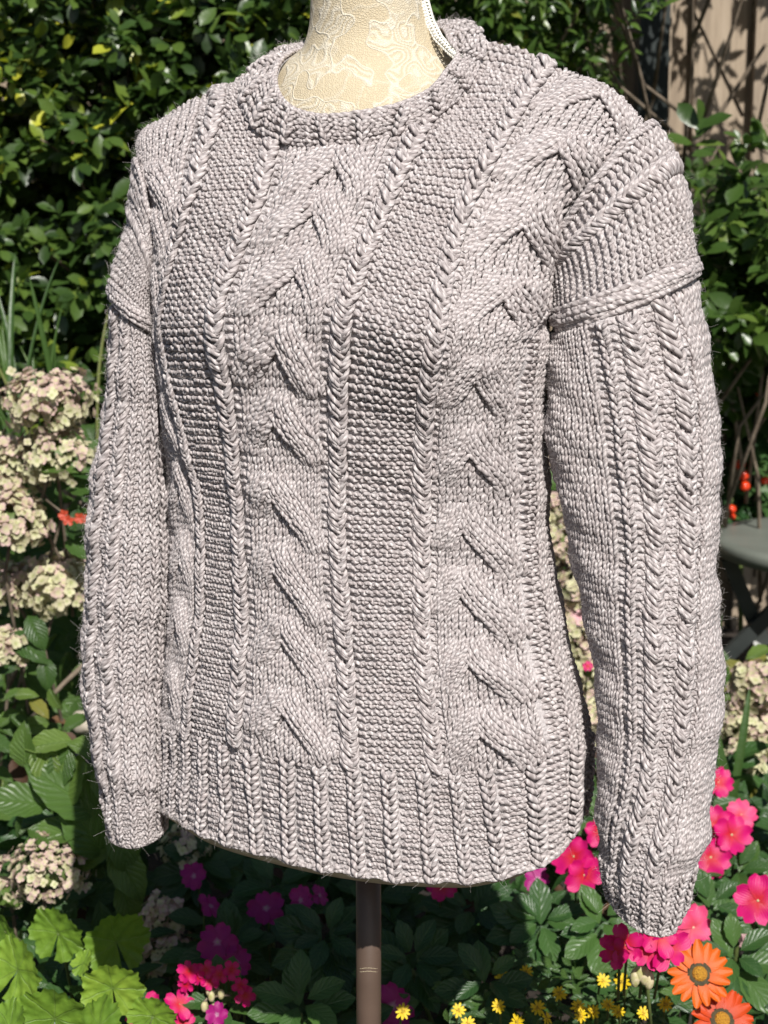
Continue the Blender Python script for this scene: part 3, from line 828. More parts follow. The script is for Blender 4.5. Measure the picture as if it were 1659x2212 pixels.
# ------------------------------------------------------------------ the garden: ground and fence
def terrain(x, y):
    z = np.interp(y, [-3, -.1, .12, .3, .6, 1.0, 1.5, 2.2, 3.0], [0, 0, .30, .36, .42, .47, .52, .56, .56])
    return z + .02 * np.sin(x * 9 + y * 5) * np.clip((y + .1) * 3, 0, 1) + .012 * np.sin(x * 23 - y * 17) * np.clip((y + .1) * 3, 0, 1)
gx = np.concatenate([[-40, -15, -6], np.linspace(-3, 3, 121), [6, 15, 40]]); gy = np.concatenate([[-40, -12, -5], np.linspace(-2, 3, 101), [6, 15, 40]])
XX, YY2 = np.meshgrid(gx, gy)
ZZ = terrain(XX, YY2)
link('ground', mk_mesh('ground', np.stack([XX, YY2, ZZ], -1).reshape(-1, 3), grid_faces(len(gy), len(gx))), M['soil'], kind='structure')

FY = 2.15
fence = thing('board_fence', (0.6, FY, .5), 'weathered tan vertical board fence with dappled leaf shadows behind the vines', 'fence')
bw = .072
bme = {}
for i in range(86):
    x = -2.1 + i * (bw - .012)
    v, f = box((0, 0, 0), (bw, .018, 2.0))
    v = v + np.array([0, 0, 0]); v[:, 2] += np.where(v[:, 2] > 0, rng.normal(0, .015), 0)
    o = link('board', mk_mesh('board', v, f, smooth=False), M['fence'], fence)
    o.matrix_basis = Matrix.Translation((x, FY + (.042 if i % 2 else 0), 1.5)) @ Matrix.Rotation(rng.normal(0, .004), 4, 'Y')
for z in (.9, 1.95): obj_of('rail', [box((.3, FY + .08, z), (5.0, .05, .08))], M['fence'], fence, smooth=False)
pp = P(1408, 150, FY - .09)
obj_of('post', [box((pp[0], pp[1], 1.5), (.058, .06, 2.1))], M['post'], fence, smooth=False)

# ------------------------------------------------------------------ leaves and petals
def leaf_tmpl(W=.5, nseg=6, nac=2, fold=.12, curl=.15, peak=.42, tip=1.0, serr=0.0, wave=0.0, base=0.02):
    """a blade along +y from the origin, length 1, facing +z; returns verts, quads, loop uv"""
    t = np.linspace(0, 1, nseg + 1)
    a = peak / (1 - peak)
    w = (t ** a) * (1 - t) ** tip; w = w / w.max() * W / 2
    w = np.maximum(w, base * W * (1 - t))
    xs = np.linspace(-1, 1, 2 * nac + 1)
    V, UV = [], []
    for i in range(nseg + 1):
        for x in xs:
            ww = w[i] * (1 + (serr * (1 if i % 2 else -1) if abs(x) == 1 and 0 < i < nseg else 0))
            V.append([x * ww, t[i] - curl * .2 * t[i] ** 2, abs(x) * ww * fold * 2 - curl * t[i] ** 2 + wave * math.sin(t[i] * 9 + x * 2) * abs(x)])
            UV.append([x / 2 + .5, t[i]])
    V = np.array(V); UV = np.array(UV); F = grid_faces(nseg + 1, 2 * nac + 1)
    return V, F, UV[F].reshape(-1, 2)
def geranium_tmpl():
    na, nr = 98, 8
    V, UV = [[0, 0, 0]], [[.5, .5]]
    gap = .10
    for j in range(1, nr + 1):
        for i in range(na + 1):
            a = -math.pi + gap + (2 * math.pi - 2 * gap) * i / na
            lobe = .80 + .20 * abs(math.cos(3.5 * a)) ** .55 + .035 * math.cos(24.5 * a)
            r = j / nr
            rr = r * (1 + (lobe - 1) * r ** 2)
            z = .14 * r ** 2 - .05 * r * math.sin(3.5 * a) ** 2 + .03 * math.sin(13 * rr * math.sin(a) + 1) * math.sin(11 * rr * math.cos(a)) + .10 * r * r * math.sin(a * 2 + .6) + .055 * math.sin(a * 9 + 1) * r ** 3 + .03 * math.sin(a * 17) * r ** 4
            V.append([rr * math.sin(a), rr * math.cos(a), z]); UV.append([.5 + .5 * rr * math.sin(a), .5 + .5 * rr * math.cos(a)])
    F = []
    n = na + 1
    for i in range(na): F.append((0, 1 + i + 1, 1 + i, 0))
    for j in range(nr - 1):
        for i in range(na):
            a = 1 + j * n + i
            F.append((a, a + 1, a + n + 1, a + n))
    V = np.array(V); UV = np.array(UV)
    F4 = np.array([f for f in F[na:]]); Ft = np.array([(f[0], f[1], f[2], f[2]) for f in F[:na]])
    # centre fan as thin quads
    V = np.concatenate([V, V[:1] + np.array([[0, -.001, 0]])]); UV = np.concatenate([UV, UV[:1]])
    Ft = np.array([(0, 1 + i + 1, 1 + i, len(V) - 1) for i in range(na)])
    F = np.concatenate([Ft, F4])
    return V, F, UV[F].reshape(-1, 2)
def petal_tmpl(W=.9, nseg=5, nac=2, cup=.1, peak=.68, notch=.0, curl=.1, wav=.0):
    t = np.linspace(0, 1, nseg + 1)
    xs = np.linspace(-1, 1, 2 * nac + 1)
    V, UV = [], []
    for i in range(nseg + 1):
        for x in xs:
            s = t[i]
            w = W / 2 * (math.sin(math.pi * min(1, s * .5 / peak)) ** .8 if s < peak else math.sqrt(max(0, 1 - ((s - peak) / (1.04 - peak)) ** 2)))
            w = max(w, .05 * W)
            y = s - (notch * (1 - abs(x)) * s ** 4 if notch >= 0 else 0)
            V.append([x * w, y, cup * x * x * s + curl * (s ** 2) * (-1) + wav * math.sin(6 * s + 3.2 * x) * s]); UV.append([x / 2 + .5, s])
    V = np.array(V); UV = np.array(UV); F = grid_faces(nseg + 1, 2 * nac + 1)
    return V, F, UV[F].reshape(-1, 2)
TM = {
 'hedge': leaf_tmpl(.50, 4, 1, .14, .12, .50, .75),
 'vine': leaf_tmpl(.34, 4, 1, .18, .25, .42, 1.1),
 'hyd': leaf_tmpl(.56, 9, 2, .20, .22, .42, .95, .05, .015),
 'imp': leaf_tmpl(.52, 9, 2, .14, .20, .50, .85, .05, .012),
 'zin': leaf_tmpl(.46, 4, 1, .16, .1, .5),
 'tom': leaf_tmpl(.62, 6, 1, .12, .25, .45, .9, .30),
 'blade': leaf_tmpl(.055, 10, 1, .25, .18, .35, .6, 0, 0, .6),
 'ger': geranium_tmpl(),
 'floret_petal': petal_tmpl(1.0, 3, 1, .12, .62, 0, .10),
 'imp_petal': petal_tmpl(.88, 6, 3, .10, .66, .13, .16, .05),
 'ger_petal': petal_tmpl(.74, 5, 2, .12, .70, .08, .14, .05),
 'gaz_petal': petal_tmpl(.34, 7, 2, .07, .58, -1, .14, .015),
 'zin_petal': petal_tmpl(.34, 3, 1, .05, .68, .10, .08),
}
def frame(pos, axis, normal, size, roll=0.0):
    """4x4 with +y along axis and +z near normal"""
    y = np.asarray(axis, float); y = y / (np.linalg.norm(y) + 1e-9)
    n = np.asarray(normal, float); n = n - (n @ y) * y
    if np.linalg.norm(n) < 1e-4: n = np.cross(y, [1, 0, .3])
    n = n / np.linalg.norm(n); x = np.cross(y, n)
    if roll:
        c, s = math.cos(roll), math.sin(roll); x, n = x * c + n * s, n * c - x * s
    m = np.eye(4); m[:3, 0] = x * size; m[:3, 1] = y * size; m[:3, 2] = n * size; m[:3, 3] = pos
    return m
def joined(tmpl, mats, tints):
    V, F, uv = TM[tmpl]
    A = np.asarray(mats)
    W = np.einsum('nij,mj->nmi', A[:, :3, :3], V) + A[:, None, :3, 3]
    n, m = W.shape[:2]
    FF = (F[None] + (np.arange(n) * m)[:, None, None]).reshape(-1, 4)
    return W.reshape(-1, 3), FF, np.tile(uv, (n, 1)), np.repeat(np.asarray(tints, float), m)
VAR = {}
def variant(tmpl, mat, tint):
    q = round(float(np.clip(tint, 0, 1)) * 7) / 7
    k = (tmpl, mat, q)
    if k not in VAR:
        V, F, uv = TM[tmpl]
        me = mk_mesh(tmpl + '_leaf', V, F, uv, np.full(len(V), q)); me.materials.append(M[mat]); VAR[k] = me
    return VAR[k]
def place(parent, name, tmpl, mat, m, tint, pinv=None):
    o = bpy.data.objects.new(name, variant(tmpl, mat, tint)); col.objects.link(o)
    o.parent = parent
    o.matrix_parent_inverse = pinv if pinv is not None else Matrix.Translation(-wloc(parent))
    o.matrix_basis = Matrix(m.tolist())
    return o
def foliage(parent, tmpl, mat, mats, tints, hero=200, name='leaf', stuff='foliage'):
    if not len(mats): return
    mats = np.asarray(mats); tints = np.asarray(tints)
    px, py, z = proj(mats[:, :3, 3])
    size = np.linalg.norm(mats[:, :3, 1], axis=1) / z
    inside = (px > -30) & (px < 1690) & (py > -30) & (py < 2240)
    score = np.where(inside, size / z ** 2, -1)
    if hero > 0:
        # nearest in each little cell of the picture first
        cell = (px // 30).astype(int) * 1000 + (py // 30).astype(int)
        order = np.lexsort((z, cell)); first = np.zeros(len(z), bool)
        first[order[np.concatenate([[True], np.diff(cell[order]) != 0])]] = True
        score = np.where(first & inside, score + 10, score)
    idx = np.argsort(-score); h = [i for i in idx[:hero] if score[i] > 0]
    for i in h: place(parent, name, tmpl, mat, mats[i], tints[i])
    rest = np.setdiff1d(np.arange(len(mats)), h)
    if len(rest):
        link(stuff, mk_mesh(stuff, *joined(tmpl, mats[rest], tints[rest])), M[mat], parent, kind='stuff')
def unit(v): v = np.asarray(v, float); return v / (np.linalg.norm(v) + 1e-9)
def rv(s=1.0): return rng.normal(0, s, 3)
SUNV = np.array(to_sun)

def twig_leaves(p, d, n, size, kind='opp', spread=.9, up=(0, -.5, .8)):
    """leaves along a short twig starting at p in direction d"""
    out = []
    d = unit(d)
    side = unit(np.cross(d, [0.1, .2, 1.0])); oth = np.cross(d, side)
    L = size * n * .30
    for i in range(n):
        t = (i + .5) / n
        q = p + d * L * t + np.array([0, 0, -.1]) * L * t * t
        a = i * (math.pi / 2 if kind == 'opp' else 2.4) + rng.normal(0, .3)
        for sgn in ((1, -1) if kind == 'opp' else (1,)):
            lat = (side * math.cos(a) + oth * math.sin(a)) * sgn
            ax = unit(d * (.35 + .5 * t) + lat * spread + rv(.18))
            out.append(frame(q, ax, unit(np.array(up) + rv(.35)), size * rng.uniform(.65, 1.15)))
    out.append(frame(p + d * L, unit(d + rv(.2)), unit(np.array(up) + rv(.3)), size * .8))
    return out, (p, p + d * L)

# ------------------------------------------------------------------ hedge and vines
def hedge(name, label, cat, xr, yr, Yr, ntw, size, tmpl, mat, hero, tint_f, hole=.0, base=None, nl=(3, 6), ntwigs=30, group=None, droop=-.1, up=(0, -.55, .75), nfreq=1.0, dens=None):
    c = P((xr[0] + xr[1]) / 2, yr[1], (Yr[0] + Yr[1]) / 2)
    t = thing(name, (c[0], c[1], terrain(c[0], c[1])), label, cat, group)
    mats, tw = [], []
    k = 0
    while k < ntw:
        x, y = rng.uniform(*xr), rng.uniform(*yr)
        f = rng.beta(1.1, 1.5)
        lump = .5 + .5 * math.sin(x * .021 * nfreq + y * .013 * nfreq + 1) * math.sin(y * .024 * nfreq - x * .009 * nfreq + 2)
        if dens is not None and rng.random() > dens(x, y): continue
        if rng.random() < hole * (1 - lump): continue
        Yq = Yr[0] + (Yr[1] - Yr[0]) * (f * .8 + .25 * (1 - lump))
        p = P(x, y, Yq)
        d = unit(np.array([rng.normal(0, .7), -.6, droop + rng.normal(0, .55)]))
        o, s = twig_leaves(p, d, rng.integers(*nl), size * rng.uniform(.7, 1.2), up=up)
        mats += o; tw.append(s); k += 1
    tints = np.clip(tint_f(np.array(mats)), 0, 1)
    foliage(t, tmpl, mat, mats, tints, hero)
    ix = rng.permutation(len(tw))[:ntwigs]
    for i in ix:
        a, b = tw[i]
        e = a + np.array([rng.normal(0, .15), .12, -rng.uniform(.15, .5)])
        m_ = (a + e) / 2 + rv(.03)
        obj_of('twig', [tube([b, a, m_, e], [.0012, .002, .003, .004], 5)], M['bark'], t)
    return t
def t_hedge(A):
    px, py, z = proj(A[:, :3, 3])
    base = rng.beta(2, 2.2, len(A)) * .92
    lit = np.exp(-((px - 60) / 130) ** 2 - ((py - 210) / 190) ** 2)       # sunlit upper-left patch put into the leaf tint as extra yellow leaves
    return base + (rng.random(len(A)) < .05 + lit * .4) * rng.uniform(.15, .65, len(A))
left_hedge = hedge('evergreen_hedge', 'dark glossy small-leaved evergreen hedge with some yellow leaves behind the sweater', 'hedge', (-160, 690), (-120, 900), (1.25, 1.95), 2500, .040, 'hedge', 'hedge_leaf', 300, t_hedge, .75, nl=(3, 6), ntwigs=90)
hedge('jasmine_vine', 'bright narrow-leaved vine spilling over behind the neck and right shoulder', 'vine', (600, 1400), (-160, 420), (1.35, 1.95), 1500, .038, 'vine', 'vine_leaf', 280,
      lambda A: rng.beta(2.2, 1.9, len(A)) * .95 + (rng.random(len(A)) < .03) * .5, .45, ntwigs=40, droop=-.35, dens=lambda x, y: 1.0 if x < 1270 - (y - 100) * .3 else .02)
hedge('leafy_creeper', 'loose green creeper climbing the fence right of the sleeve', 'vine', (1490, 1760), (300, 760), (1.15, 1.9), 330, .042, 'hedge', 'vine_leaf', 220,
      lambda A: rng.beta(2, 2, len(A)) * .9, .55, ntwigs=30, dens=lambda x, y: np.interp(y + (x - 1560) * .5, [330, 520, 620], [.06, .4, 1]))
hedge('arching_shrub', 'broad-leaved glossy shrub beside the sleeve below the fence', 'shrub', (1440, 1780), (600, 850), (1.55, 2.0), 300, .046, 'hedge', 'vine_leaf', 200,
      lambda A: rng.beta(2, 2.4, len(A)) * .85, .5, ntwigs=30)
# overhead growth beside the fence that dapples it
hedge('overhanging_branches', 'thin overhanging leafy branches at the top right in front of the fence', 'tree', (1330, 2000), (-700, 130), (1.25, 2.0), 200, .036, 'vine', 'vine_leaf', 40,
      lambda A: rng.beta(2, 2, len(A)), .3, ntwigs=24, dens=lambda x, y: .05 if y > -60 else 1.0)
# bare twigs crossing in front of the fence, dry brown leaves in the hedge
cl = thing('bare_climber', P(1500, 560, 1.9), 'bare brown climber stems crossing in front of the board fence', 'climber')
for a, b, r in (((1300, 620), (1659, 90), .006), ((1200, 640), (1330, 460), .004), ((1365, 260), (1310, 20), .005), ((1480, 330), (1560, 600), .004), ((1330, 480), (1420, 180), .0035), ((1540, 260), (1659, 330), .003), ((1300, 60), (1360, 330), .004)):
    n = 9; pts = []
    for i in range(n):
        t = i / (n - 1)
        pts.append(P(a[0] + (b[0] - a[0]) * t + rng.normal(0, 4), a[1] + (b[1] - a[1]) * t + rng.normal(0, 4), 1.95 - .1 * t))
    obj_of('stem', [tube(pts, np.linspace(r, r * .6, n), 6)], M['bark'], cl)
mats = []
for (x, y) in [(185, 45), (310, 60), (245, 110), (620, 90), (640, 60), (265, 430), (255, 470), (800, 20), (585, 165), (1560, 650), (1555, 745), (1590, 560)] + [(rng.uniform(0, 660), rng.uniform(0, 480)) for _ in range(46)]:
    mats.append(frame(P(x, y, rng.uniform(1.4, 1.7) if y < 500 else 1.4), unit([rng.normal(0, .5), -.2, -1]), unit([rng.normal(0, .5), -1, .3]), rng.uniform(.028, .045)))
for i, m in enumerate(mats): place(left_hedge, 'dry_leaf', 'hedge', 'dry', m, rng.random())

# tomato plant
tom = thing('tomato_plant', P(1610, 1100, 1.8) * [1, 1, 0] + [0, 0, .54], 'tomato plant with ripe red cherry tomatoes behind the metal table', 'plant')
mats = []
for _ in range(150):
    x, y = rng.uniform(1530, 1720), rng.uniform(790, 1100)
    p = P(x, y, rng.uniform(1.72, 2.0)); d = unit([rng.normal(0, .8), -.5, rng.normal(-.2, .5)])
    side = unit(np.cross(d, [0, 0, 1]))
    for k in range(5):
        q = p + d * .02 * k
        for s in (-1, 1): mats.append(frame(q, unit(side * s + d * .6 + rv(.15)), unit([0, -.5, .8] + rv(.3)), .032 * rng.uniform(.7, 1.2)))
    mats.append(frame(p + d * .1, d, unit([0, -.5, .8] + rv(.3)), .036))
foliage(tom, 'tom', 'tom_leaf', mats, rng.random(len(mats)), 160)
def sphere(c, r, nu=16, nv=10, sq=(1, 1, 1)):
    th = np.linspace(0, np.pi, nv + 1); ph = np.arange(nu) * 2 * np.pi / nu
    V = np.stack([np.sin(th)[:, None] * np.cos(ph), np.sin(th)[:, None] * np.sin(ph), np.cos(th)[:, None] + 0 * ph], -1) * r * np.array(sq) + np.asarray(c)
    return V.reshape(-1, 3), [tuple(q) for q in grid_faces(nv + 1, nu, True)]
for (x, y, r) in ((1599, 1003, 11), (1606, 1026, 12), (1609, 1050, 11), (1580, 1100, 10), (1582, 1116, 7), (1653, 1038, 9), (1640, 850, 7)):
    c = P(x, y, 1.60)
    to = obj_of('tomato', [sphere(c, r * .00088, sq=(1, 1, .93))], M['tomato'], tom)
    obj_of('calyx', [tube([c + [0, 0, r * .0007], c + [.002, .002, r * .0007 + .012]], .001, 5)], M['stem'], to)
pts = [P(1590, 960, 1.70), P(1604, 990, 1.70), P(1612, 1040, 1.70), P(1608, 1075, 1.70)]
obj_of('truss_stem', [tube(pts, .0016, 5)], M['stem'], tom)
obj_of('main_stem', [tube([P(1600, 820, 1.8), P(1615, 1000, 1.8), P(1600, 1180, 1.78), P(1600, 1400, 1.78)], .005, 6)], M['stem'], tom)

# bistro table
tc = P(1850, 1168, 1.42)
tab = thing('bistro_table', (tc[0], tc[1], terrain(tc[0], tc[1])), 'round grey-green metal folding bistro table at the right edge', 'table')
prof = [(.0, .004), (.215, .004), (.232, .003), (.236, -.004), (.234, -.022), (.228, -.022), (.226, -.006), (.0, -.006)]
a = np.linspace(0, 2 * np.pi, 97)[:-1]
V = np.array([[[tc[0] + r * math.cos(q), tc[1] + r * math.sin(q), tc[2] + z] for q in a] for r, z in prof])
link('table_top', mk_mesh('table_top', V.reshape(-1, 3), grid_faces(len(prof), 96, True)), M['table'], tab)
gz = terrain(tc[0], tc[1])
def bar(a, b, w=.012, d=.006):
    a = np.asarray(a, float); b = np.asarray(b, float); t = unit(b - a); s = unit(np.cross(t, [0, 1, .2])); n = np.cross(s, t)
    return np.array([p + s * w * i + n * d * j for p in (a, b) for i, j in ((-1, -1), (1, -1), (1, 1), (-1, 1))]), [(0, 1, 2, 3), (7, 6, 5, 4), (0, 4, 5, 1), (1, 5, 6, 2), (2, 6, 7, 3), (3, 7, 4, 0)]
l0, l1 = P(1572, 1205, 1.40), P(1652, 1400, 1.40)
lg = obj_of('leg', [bar(l0, l1 + (l1 - l0) * .9)], M['table_dark'], tab, smooth=False)
obj_of('leg', [bar(P(1780, 1210, 1.38), P(1600, 1330, 1.38) + [-.05, 0, -.1])], M['table_dark'], tab, smooth=False)
obj_of('leg', [bar(tc + [.15, .1, -.02], [tc[0] - .1, tc[1] + .1, gz])], M['table_dark'], tab, smooth=False)
obj_of('leg_collar', [bar(P(1636, 1362, 1.395), P(1648, 1392, 1.395), .014, .009)], M['cap'], tab, smooth=False)

# ------------------------------------------------------------------ strappy clumps
def blades(name, label, base, n, h, lean, mat='blade', cat='plant', wid=1.0, tint=(.1, .8)):
    t = thing(name, base, label, cat)
    for i in range(n):
        a = rng.uniform(0, 2 * math.pi)
        p = np.array(base) + [math.cos(a) * .05 * n ** .3, math.sin(a) * .03 * n ** .3, 0]
        d = unit([math.cos(a) * lean + rng.normal(0, .12), math.sin(a) * lean * .5 - .1, 1])
        m = frame(p, d, unit([rng.normal(0, .5), -1, .2]), h * rng.uniform(.6, 1.1)); m[:3, 0] *= wid * rng.uniform(.7, 1.2)
        place(t, 'leaf', 'blade', mat, m, rng.uniform(*tint))
    return t
def basez(x, y, Y, dz): q = P(x, y, Y); return (q[0], q[1], q[2] - dz)
blades('daylily_clump', 'clump of narrow upright strap leaves at left above the hydrangea', basez(90, 900, 1.0, .05), 24, .27, .45, wid=.5, tint=(.0, .6))
blades('daylily_clump', 'dry-tipped strap leaves rising beside the left sleeve', basez(215, 900, 1.05, .05), 14, .26, .4, wid=.45, tint=(.3, 1))
blades('iris_clump', 'broad dark sword leaves at the right edge below the table', basez(1640, 1790, .72, .0), 8, .27, .14, wid=1.2, tint=(0, .2))

# ------------------------------------------------------------------ hydrangeas
def floret(parent, c, n, size, tint, pink, obj):
    """four rounded petals"""
    n = unit(n); x = unit(np.cross(n, rv())); y = np.cross(n, x)
    r0 = rng.uniform(0, 1.57); out = []
    for k in range(4):
        a = r0 + k * math.pi / 2 + rng.normal(0, .08)
        d = x * math.cos(a) + y * math.sin(a)
        out.append(frame(c, unit(d + n * .18), n, size * rng.uniform(.85, 1.1)))
    return out
def floret_mesh(pink, tint, seed):
    V, F, UV, n = [], [], [], 0
    for k in range(4):
        v, f, uv = TM['floret_petal']
        a = k * math.pi / 2 + rng.normal(0, .1)
        m = frame([0, 0, 0], unit([math.cos(a), math.sin(a), .22]), [0, 0, 1], rng.uniform(.9, 1.05))
        V.append(v @ m[:3, :3].T); F.append(f + n); UV.append(uv); n += len(v)
    me = mk_mesh('floret', np.concatenate(V), np.concatenate(F), np.concatenate(UV), np.full(n, tint)); me.materials.append(M['floret_pink' if pink else 'floret'])
    return me
FLO = [[floret_mesh(p, t, 0) for t in np.linspace(0, .8, 4)] for p in (0, 1)]
def flower_head(parent, px, py, Y, r_px, nfl, nhero, elong=1.0, pinkness=.4, axis=(0, -.4, .8), size=.0063):
    c = P(px, py, Y); s = .3037 * (Y + 1.35) / 1106; r = r_px * s
    core = obj_of('flower_head', [sphere(c, r * .55, 10, 8, (1, 1, elong * .9))], M['stem'], parent)
    fl = []
    nfl = int(nfl * 1.9); hs = rng.uniform(.85, 1.15); pinkness += rng.uniform(-.2, .2)
    for i in range(nfl):
        d = unit(rv()); 
        if d[2] < -.75: d[2] *= -.5
        d = unit(d)
        gapn = math.sin(d[0] * 6 + px) * math.sin(d[2] * 6 + py) + .5 * math.sin(d[1] * 9 + px)
        if gapn < -.55 and rng.random() < .6: continue
        rr = r * rng.uniform(.70, 1.06) * (1 + .17 * gapn)
        p = c + d * rr * np.array([1, 1, elong])
        n = unit(d + rv(.42) + np.array([0, -.1, .25]))
        fl.append((p, n, d))
    fl.sort(key=lambda q: q[2][1] - .4 * q[2][2])
    V, F, UV, TI, nn = {0: [], 1: []}, {0: [], 1: []}, {0: [], 1: []}, {0: [], 1: []}, {0: 0, 1: 0}
    for i, (p, n, d) in enumerate(fl):
        pk = int(rng.random() < np.clip(pinkness + .3 * d[2], 0, .9)); me = FLO[pk][rng.integers(4)]
        m = frame(p, unit(np.cross(n, rv())), n, size * hs * rng.uniform(.7, 1.3) * (Y + 1.35) / 2.1)
        if i < nhero:
            o = bpy.data.objects.new('floret', me); col.objects.link(o); o.parent = core; o.matrix_basis = Matrix(m.tolist())
        else:
            v = np.empty(len(me.vertices) * 3, np.float32); me.vertices.foreach_get('co', v); v = v.reshape(-1, 3)
            f = np.empty(len(me.loops), np.int32); me.loops.foreach_get('vertex_index', f); f = f.reshape(-1, 4)
            uv = np.empty(len(me.loops) * 2, np.float32); me.uv_layers[0].data.foreach_get('uv', uv)
            V[pk].append(v @ m[:3, :3].T + m[:3, 3]); F[pk].append(f + nn[pk]); UV[pk].append(uv.reshape(-1, 2)); TI[pk].append(np.full(len(v), rng.random())); nn[pk] += len(v)
    for pk in (0, 1):
        if V[pk]: link('florets', mk_mesh('florets', np.concatenate(V[pk]), np.concatenate(F[pk]), np.concatenate(UV[pk]), np.concatenate(TI[pk])), M['floret_pink' if pk else 'floret'], core, kind='stuff')
    obj_of('stalk', [tube([c, c - np.array([rng.normal(0, .02), -.02, r * 1.6]), c - np.array([rng.normal(0, .03), -.06, r * 1.6 + .2])], .0025, 5)], M['bark'], core)
def leaf_at(px, py, Y, ang, L_px, nrm=(0, -.6, .7), jitter=.12, dep=-.25):
    """leaf starting at a place, pointing ang degrees (0 = right, 90 = up in the picture)"""
    s = .3037 * (Y + 1.35) / 1106
    d = unit([math.cos(R(ang)), dep, math.sin(R(ang))])
    return frame(P(px, py, Y), d, unit(np.array(nrm) + rv(jitter)), L_px * s)
def shrub_fill(t, tmpl, mat, xr, yfun, n, L, Yf, hero, tint=(.1, .8), ang=None, nrm=(0, -.55, .75), dens=None, extra=None):
    mats = list(extra or [])
    k = 0
    while k < n:
        x = rng.uniform(*xr); y = rng.uniform(*yfun)
        if dens is not None and rng.random() > dens(x, y): continue
        k += 1
        Y = Yf(x, y) + rng.uniform(-.02, .12)
        a = rng.uniform(-200, 20) if ang is None else rng.uniform(*ang)
        mats.append(leaf_at(x, y, Y, a, L * rng.uniform(.6, 1.15), nrm, .4))
    foliage(t, tmpl, mat, mats, rng.uniform(tint[0], tint[1], len(mats)), hero)

hy = thing('hydrangea_shrub', basez(60, 1500, .85, .3), 'hydrangea with cream and dusty pink flower heads left of the left sleeve', 'shrub')
for (x, y, r, e, n) in ((105, 870, 96, .75, 120), (120, 985, 84, .8, 100), (45, 1005, 76, .9, 90), (30, 1130, 74, .95, 100), 
                        (135, 1262, 92, .8, 130), (20, 1270, 66, .9, 80), (10, 1400, 50, .8, 50)):
    flower_head(hy, x, y, .78 + rng.uniform(-.04, .06), r, n * 2, 30, e, .38)
ex = [leaf_at(x, y, .74, a, L) for (x, y, a, L) in ((70, 1005, 5, 130), (150, 1060, 20, 95), (140, 1170, -20, 95), (60, 1330, -60, 90), (95, 1420, -80, 80), (60, 1420, 200, 80), (170, 1100, -100, 80), (20, 1370, -30, 110), (140, 1010, -10, 100))]
shrub_fill(hy, 'hyd', 'hyd_leaf', (-40, 300), (960, 1560), 130, 95, lambda x, y: .86 + .12 * rng.random(), 99, extra=ex, tint=(.0, .7))
for (p, q) in (((170, 1085), (260, 1135)), ((60, 1560), (220, 1400)), ((130, 1700), (210, 1560)), ((20, 1480), (90, 1330))):
    obj_of('branch', [tube([P(*p, .84), P((p[0] + q[0]) / 2, (p[1] + q[1]) / 2 - 6, .83), P(*q, .84)], .0035, 6)], M['bark'], hy)

hy2 = thing('hydrangea_shrub', basez(120, 1900, .55, .25), 'leafy hydrangea with large fresh green veined leaves and one round head below the left sleeve', 'shrub')
ex = [leaf_at(x, y, .52, a, L, nr) for (x, y, a, L, nr) in (
    (210, 1760, 135, 205, (-.1, -.8, .6)), (225, 1850, 115, 190, (.2, -.8, .5)), (105, 1740, 165, 150, (0, -.7, .7)), (190, 1790, 185, 165, (0, -.5, .9)), (255, 1640, 150, 125, (0, -.7, .7)),
    (155, 1600, 180, 110, (0, -.7, .7)), (60, 1660, 95, 115, (-.2, -.8, .5)), (205, 1655, -60, 110, (.2, -.8, .4)), (250, 1760, -75, 150, (.2, -.8, .5)), (240, 1830, -55, 150, (.2, -.9, .4)),
    (260, 1905, -70, 120, (.1, -.8, .5)), (100, 1850, 190, 120, (0, -.6, .8)), (30, 1850, -40, 110, (0, -.6, .8)), (85, 1600, -75, 120, (0, -.8, .5)), (150, 1610, -110, 115, (0, -.8, .5)),
    (60, 1790, -15, 150, (0, -.5, .9)), (215, 1560, 40, 90, (0, -.7, .7)), (130, 1745, 70, 150, (-.1, -.8, .5)), (160, 1870, 30, 100, (0, -.8, .6)), (50, 1950, 150, 100, (0, -.7, .7)))]
shrub_fill(hy2, 'hyd', 'hyd_leaf', (-40, 300), (1480, 2000), 110, 88, lambda x, y: .66 + .1 * rng.random(), 105, extra=ex, tint=(.15, .95))
flower_head(hy2, 105, 1880, .50, 98, 190, 90, .78, .45)
flower_head(hy2, 8, 1905, .54, 60, 70, 30, .85, .4)
flower_head(hy2, 352, 1985, .50, 52, 80, 50, 1.0, .45)
flower_head(hy2, 352, 2065, .47, 52, 90, 60, 1.15, .45)
flower_head(hy2, 400, 1830, .60, 60, 70, 30, .7, .3)

hy3 = thing('hydrangea_shrub', basez(1240, 1500, 1.0, .35), 'cream hydrangea seen in the gap between body and right sleeve', 'shrub')
for (x, y, r) in ((1225, 1180, 62), (1255, 1270, 60), (1235, 1360, 60), (1270, 1440, 62), (1240, 1510, 52), (1280, 1560, 60), (1250, 1610, 48), (1215, 1100, 46)):
    flower_head(hy3, x, y, .95 + rng.uniform(-.04, .04), r, 130, 34, .9, .3)
shrub_fill(hy3, 'hyd', 'hyd_leaf', (1150, 1340), (1020, 1760), 60, 80, lambda x, y: 1.06, 60)
hy4 = thing('hydrangea_shrub', basez(1640, 1650, .85, .35), 'pale cream hydrangea at the right edge behind the sword leaves', 'shrub')
for (x, y, r) in ((1640, 1480, 60), (1600, 1560, 50), (1655, 1580, 56), (1610, 1640, 46)):
    flower_head(hy4, x, y, .88 + rng.uniform(-.03, .03), r, 120, 50, .9, .25)
shrub_fill(hy4, 'hyd', 'hyd_leaf', (1530, 1720), (1400, 1760), 60, 95, lambda x, y: .96, 60, tint=(.2, 1))
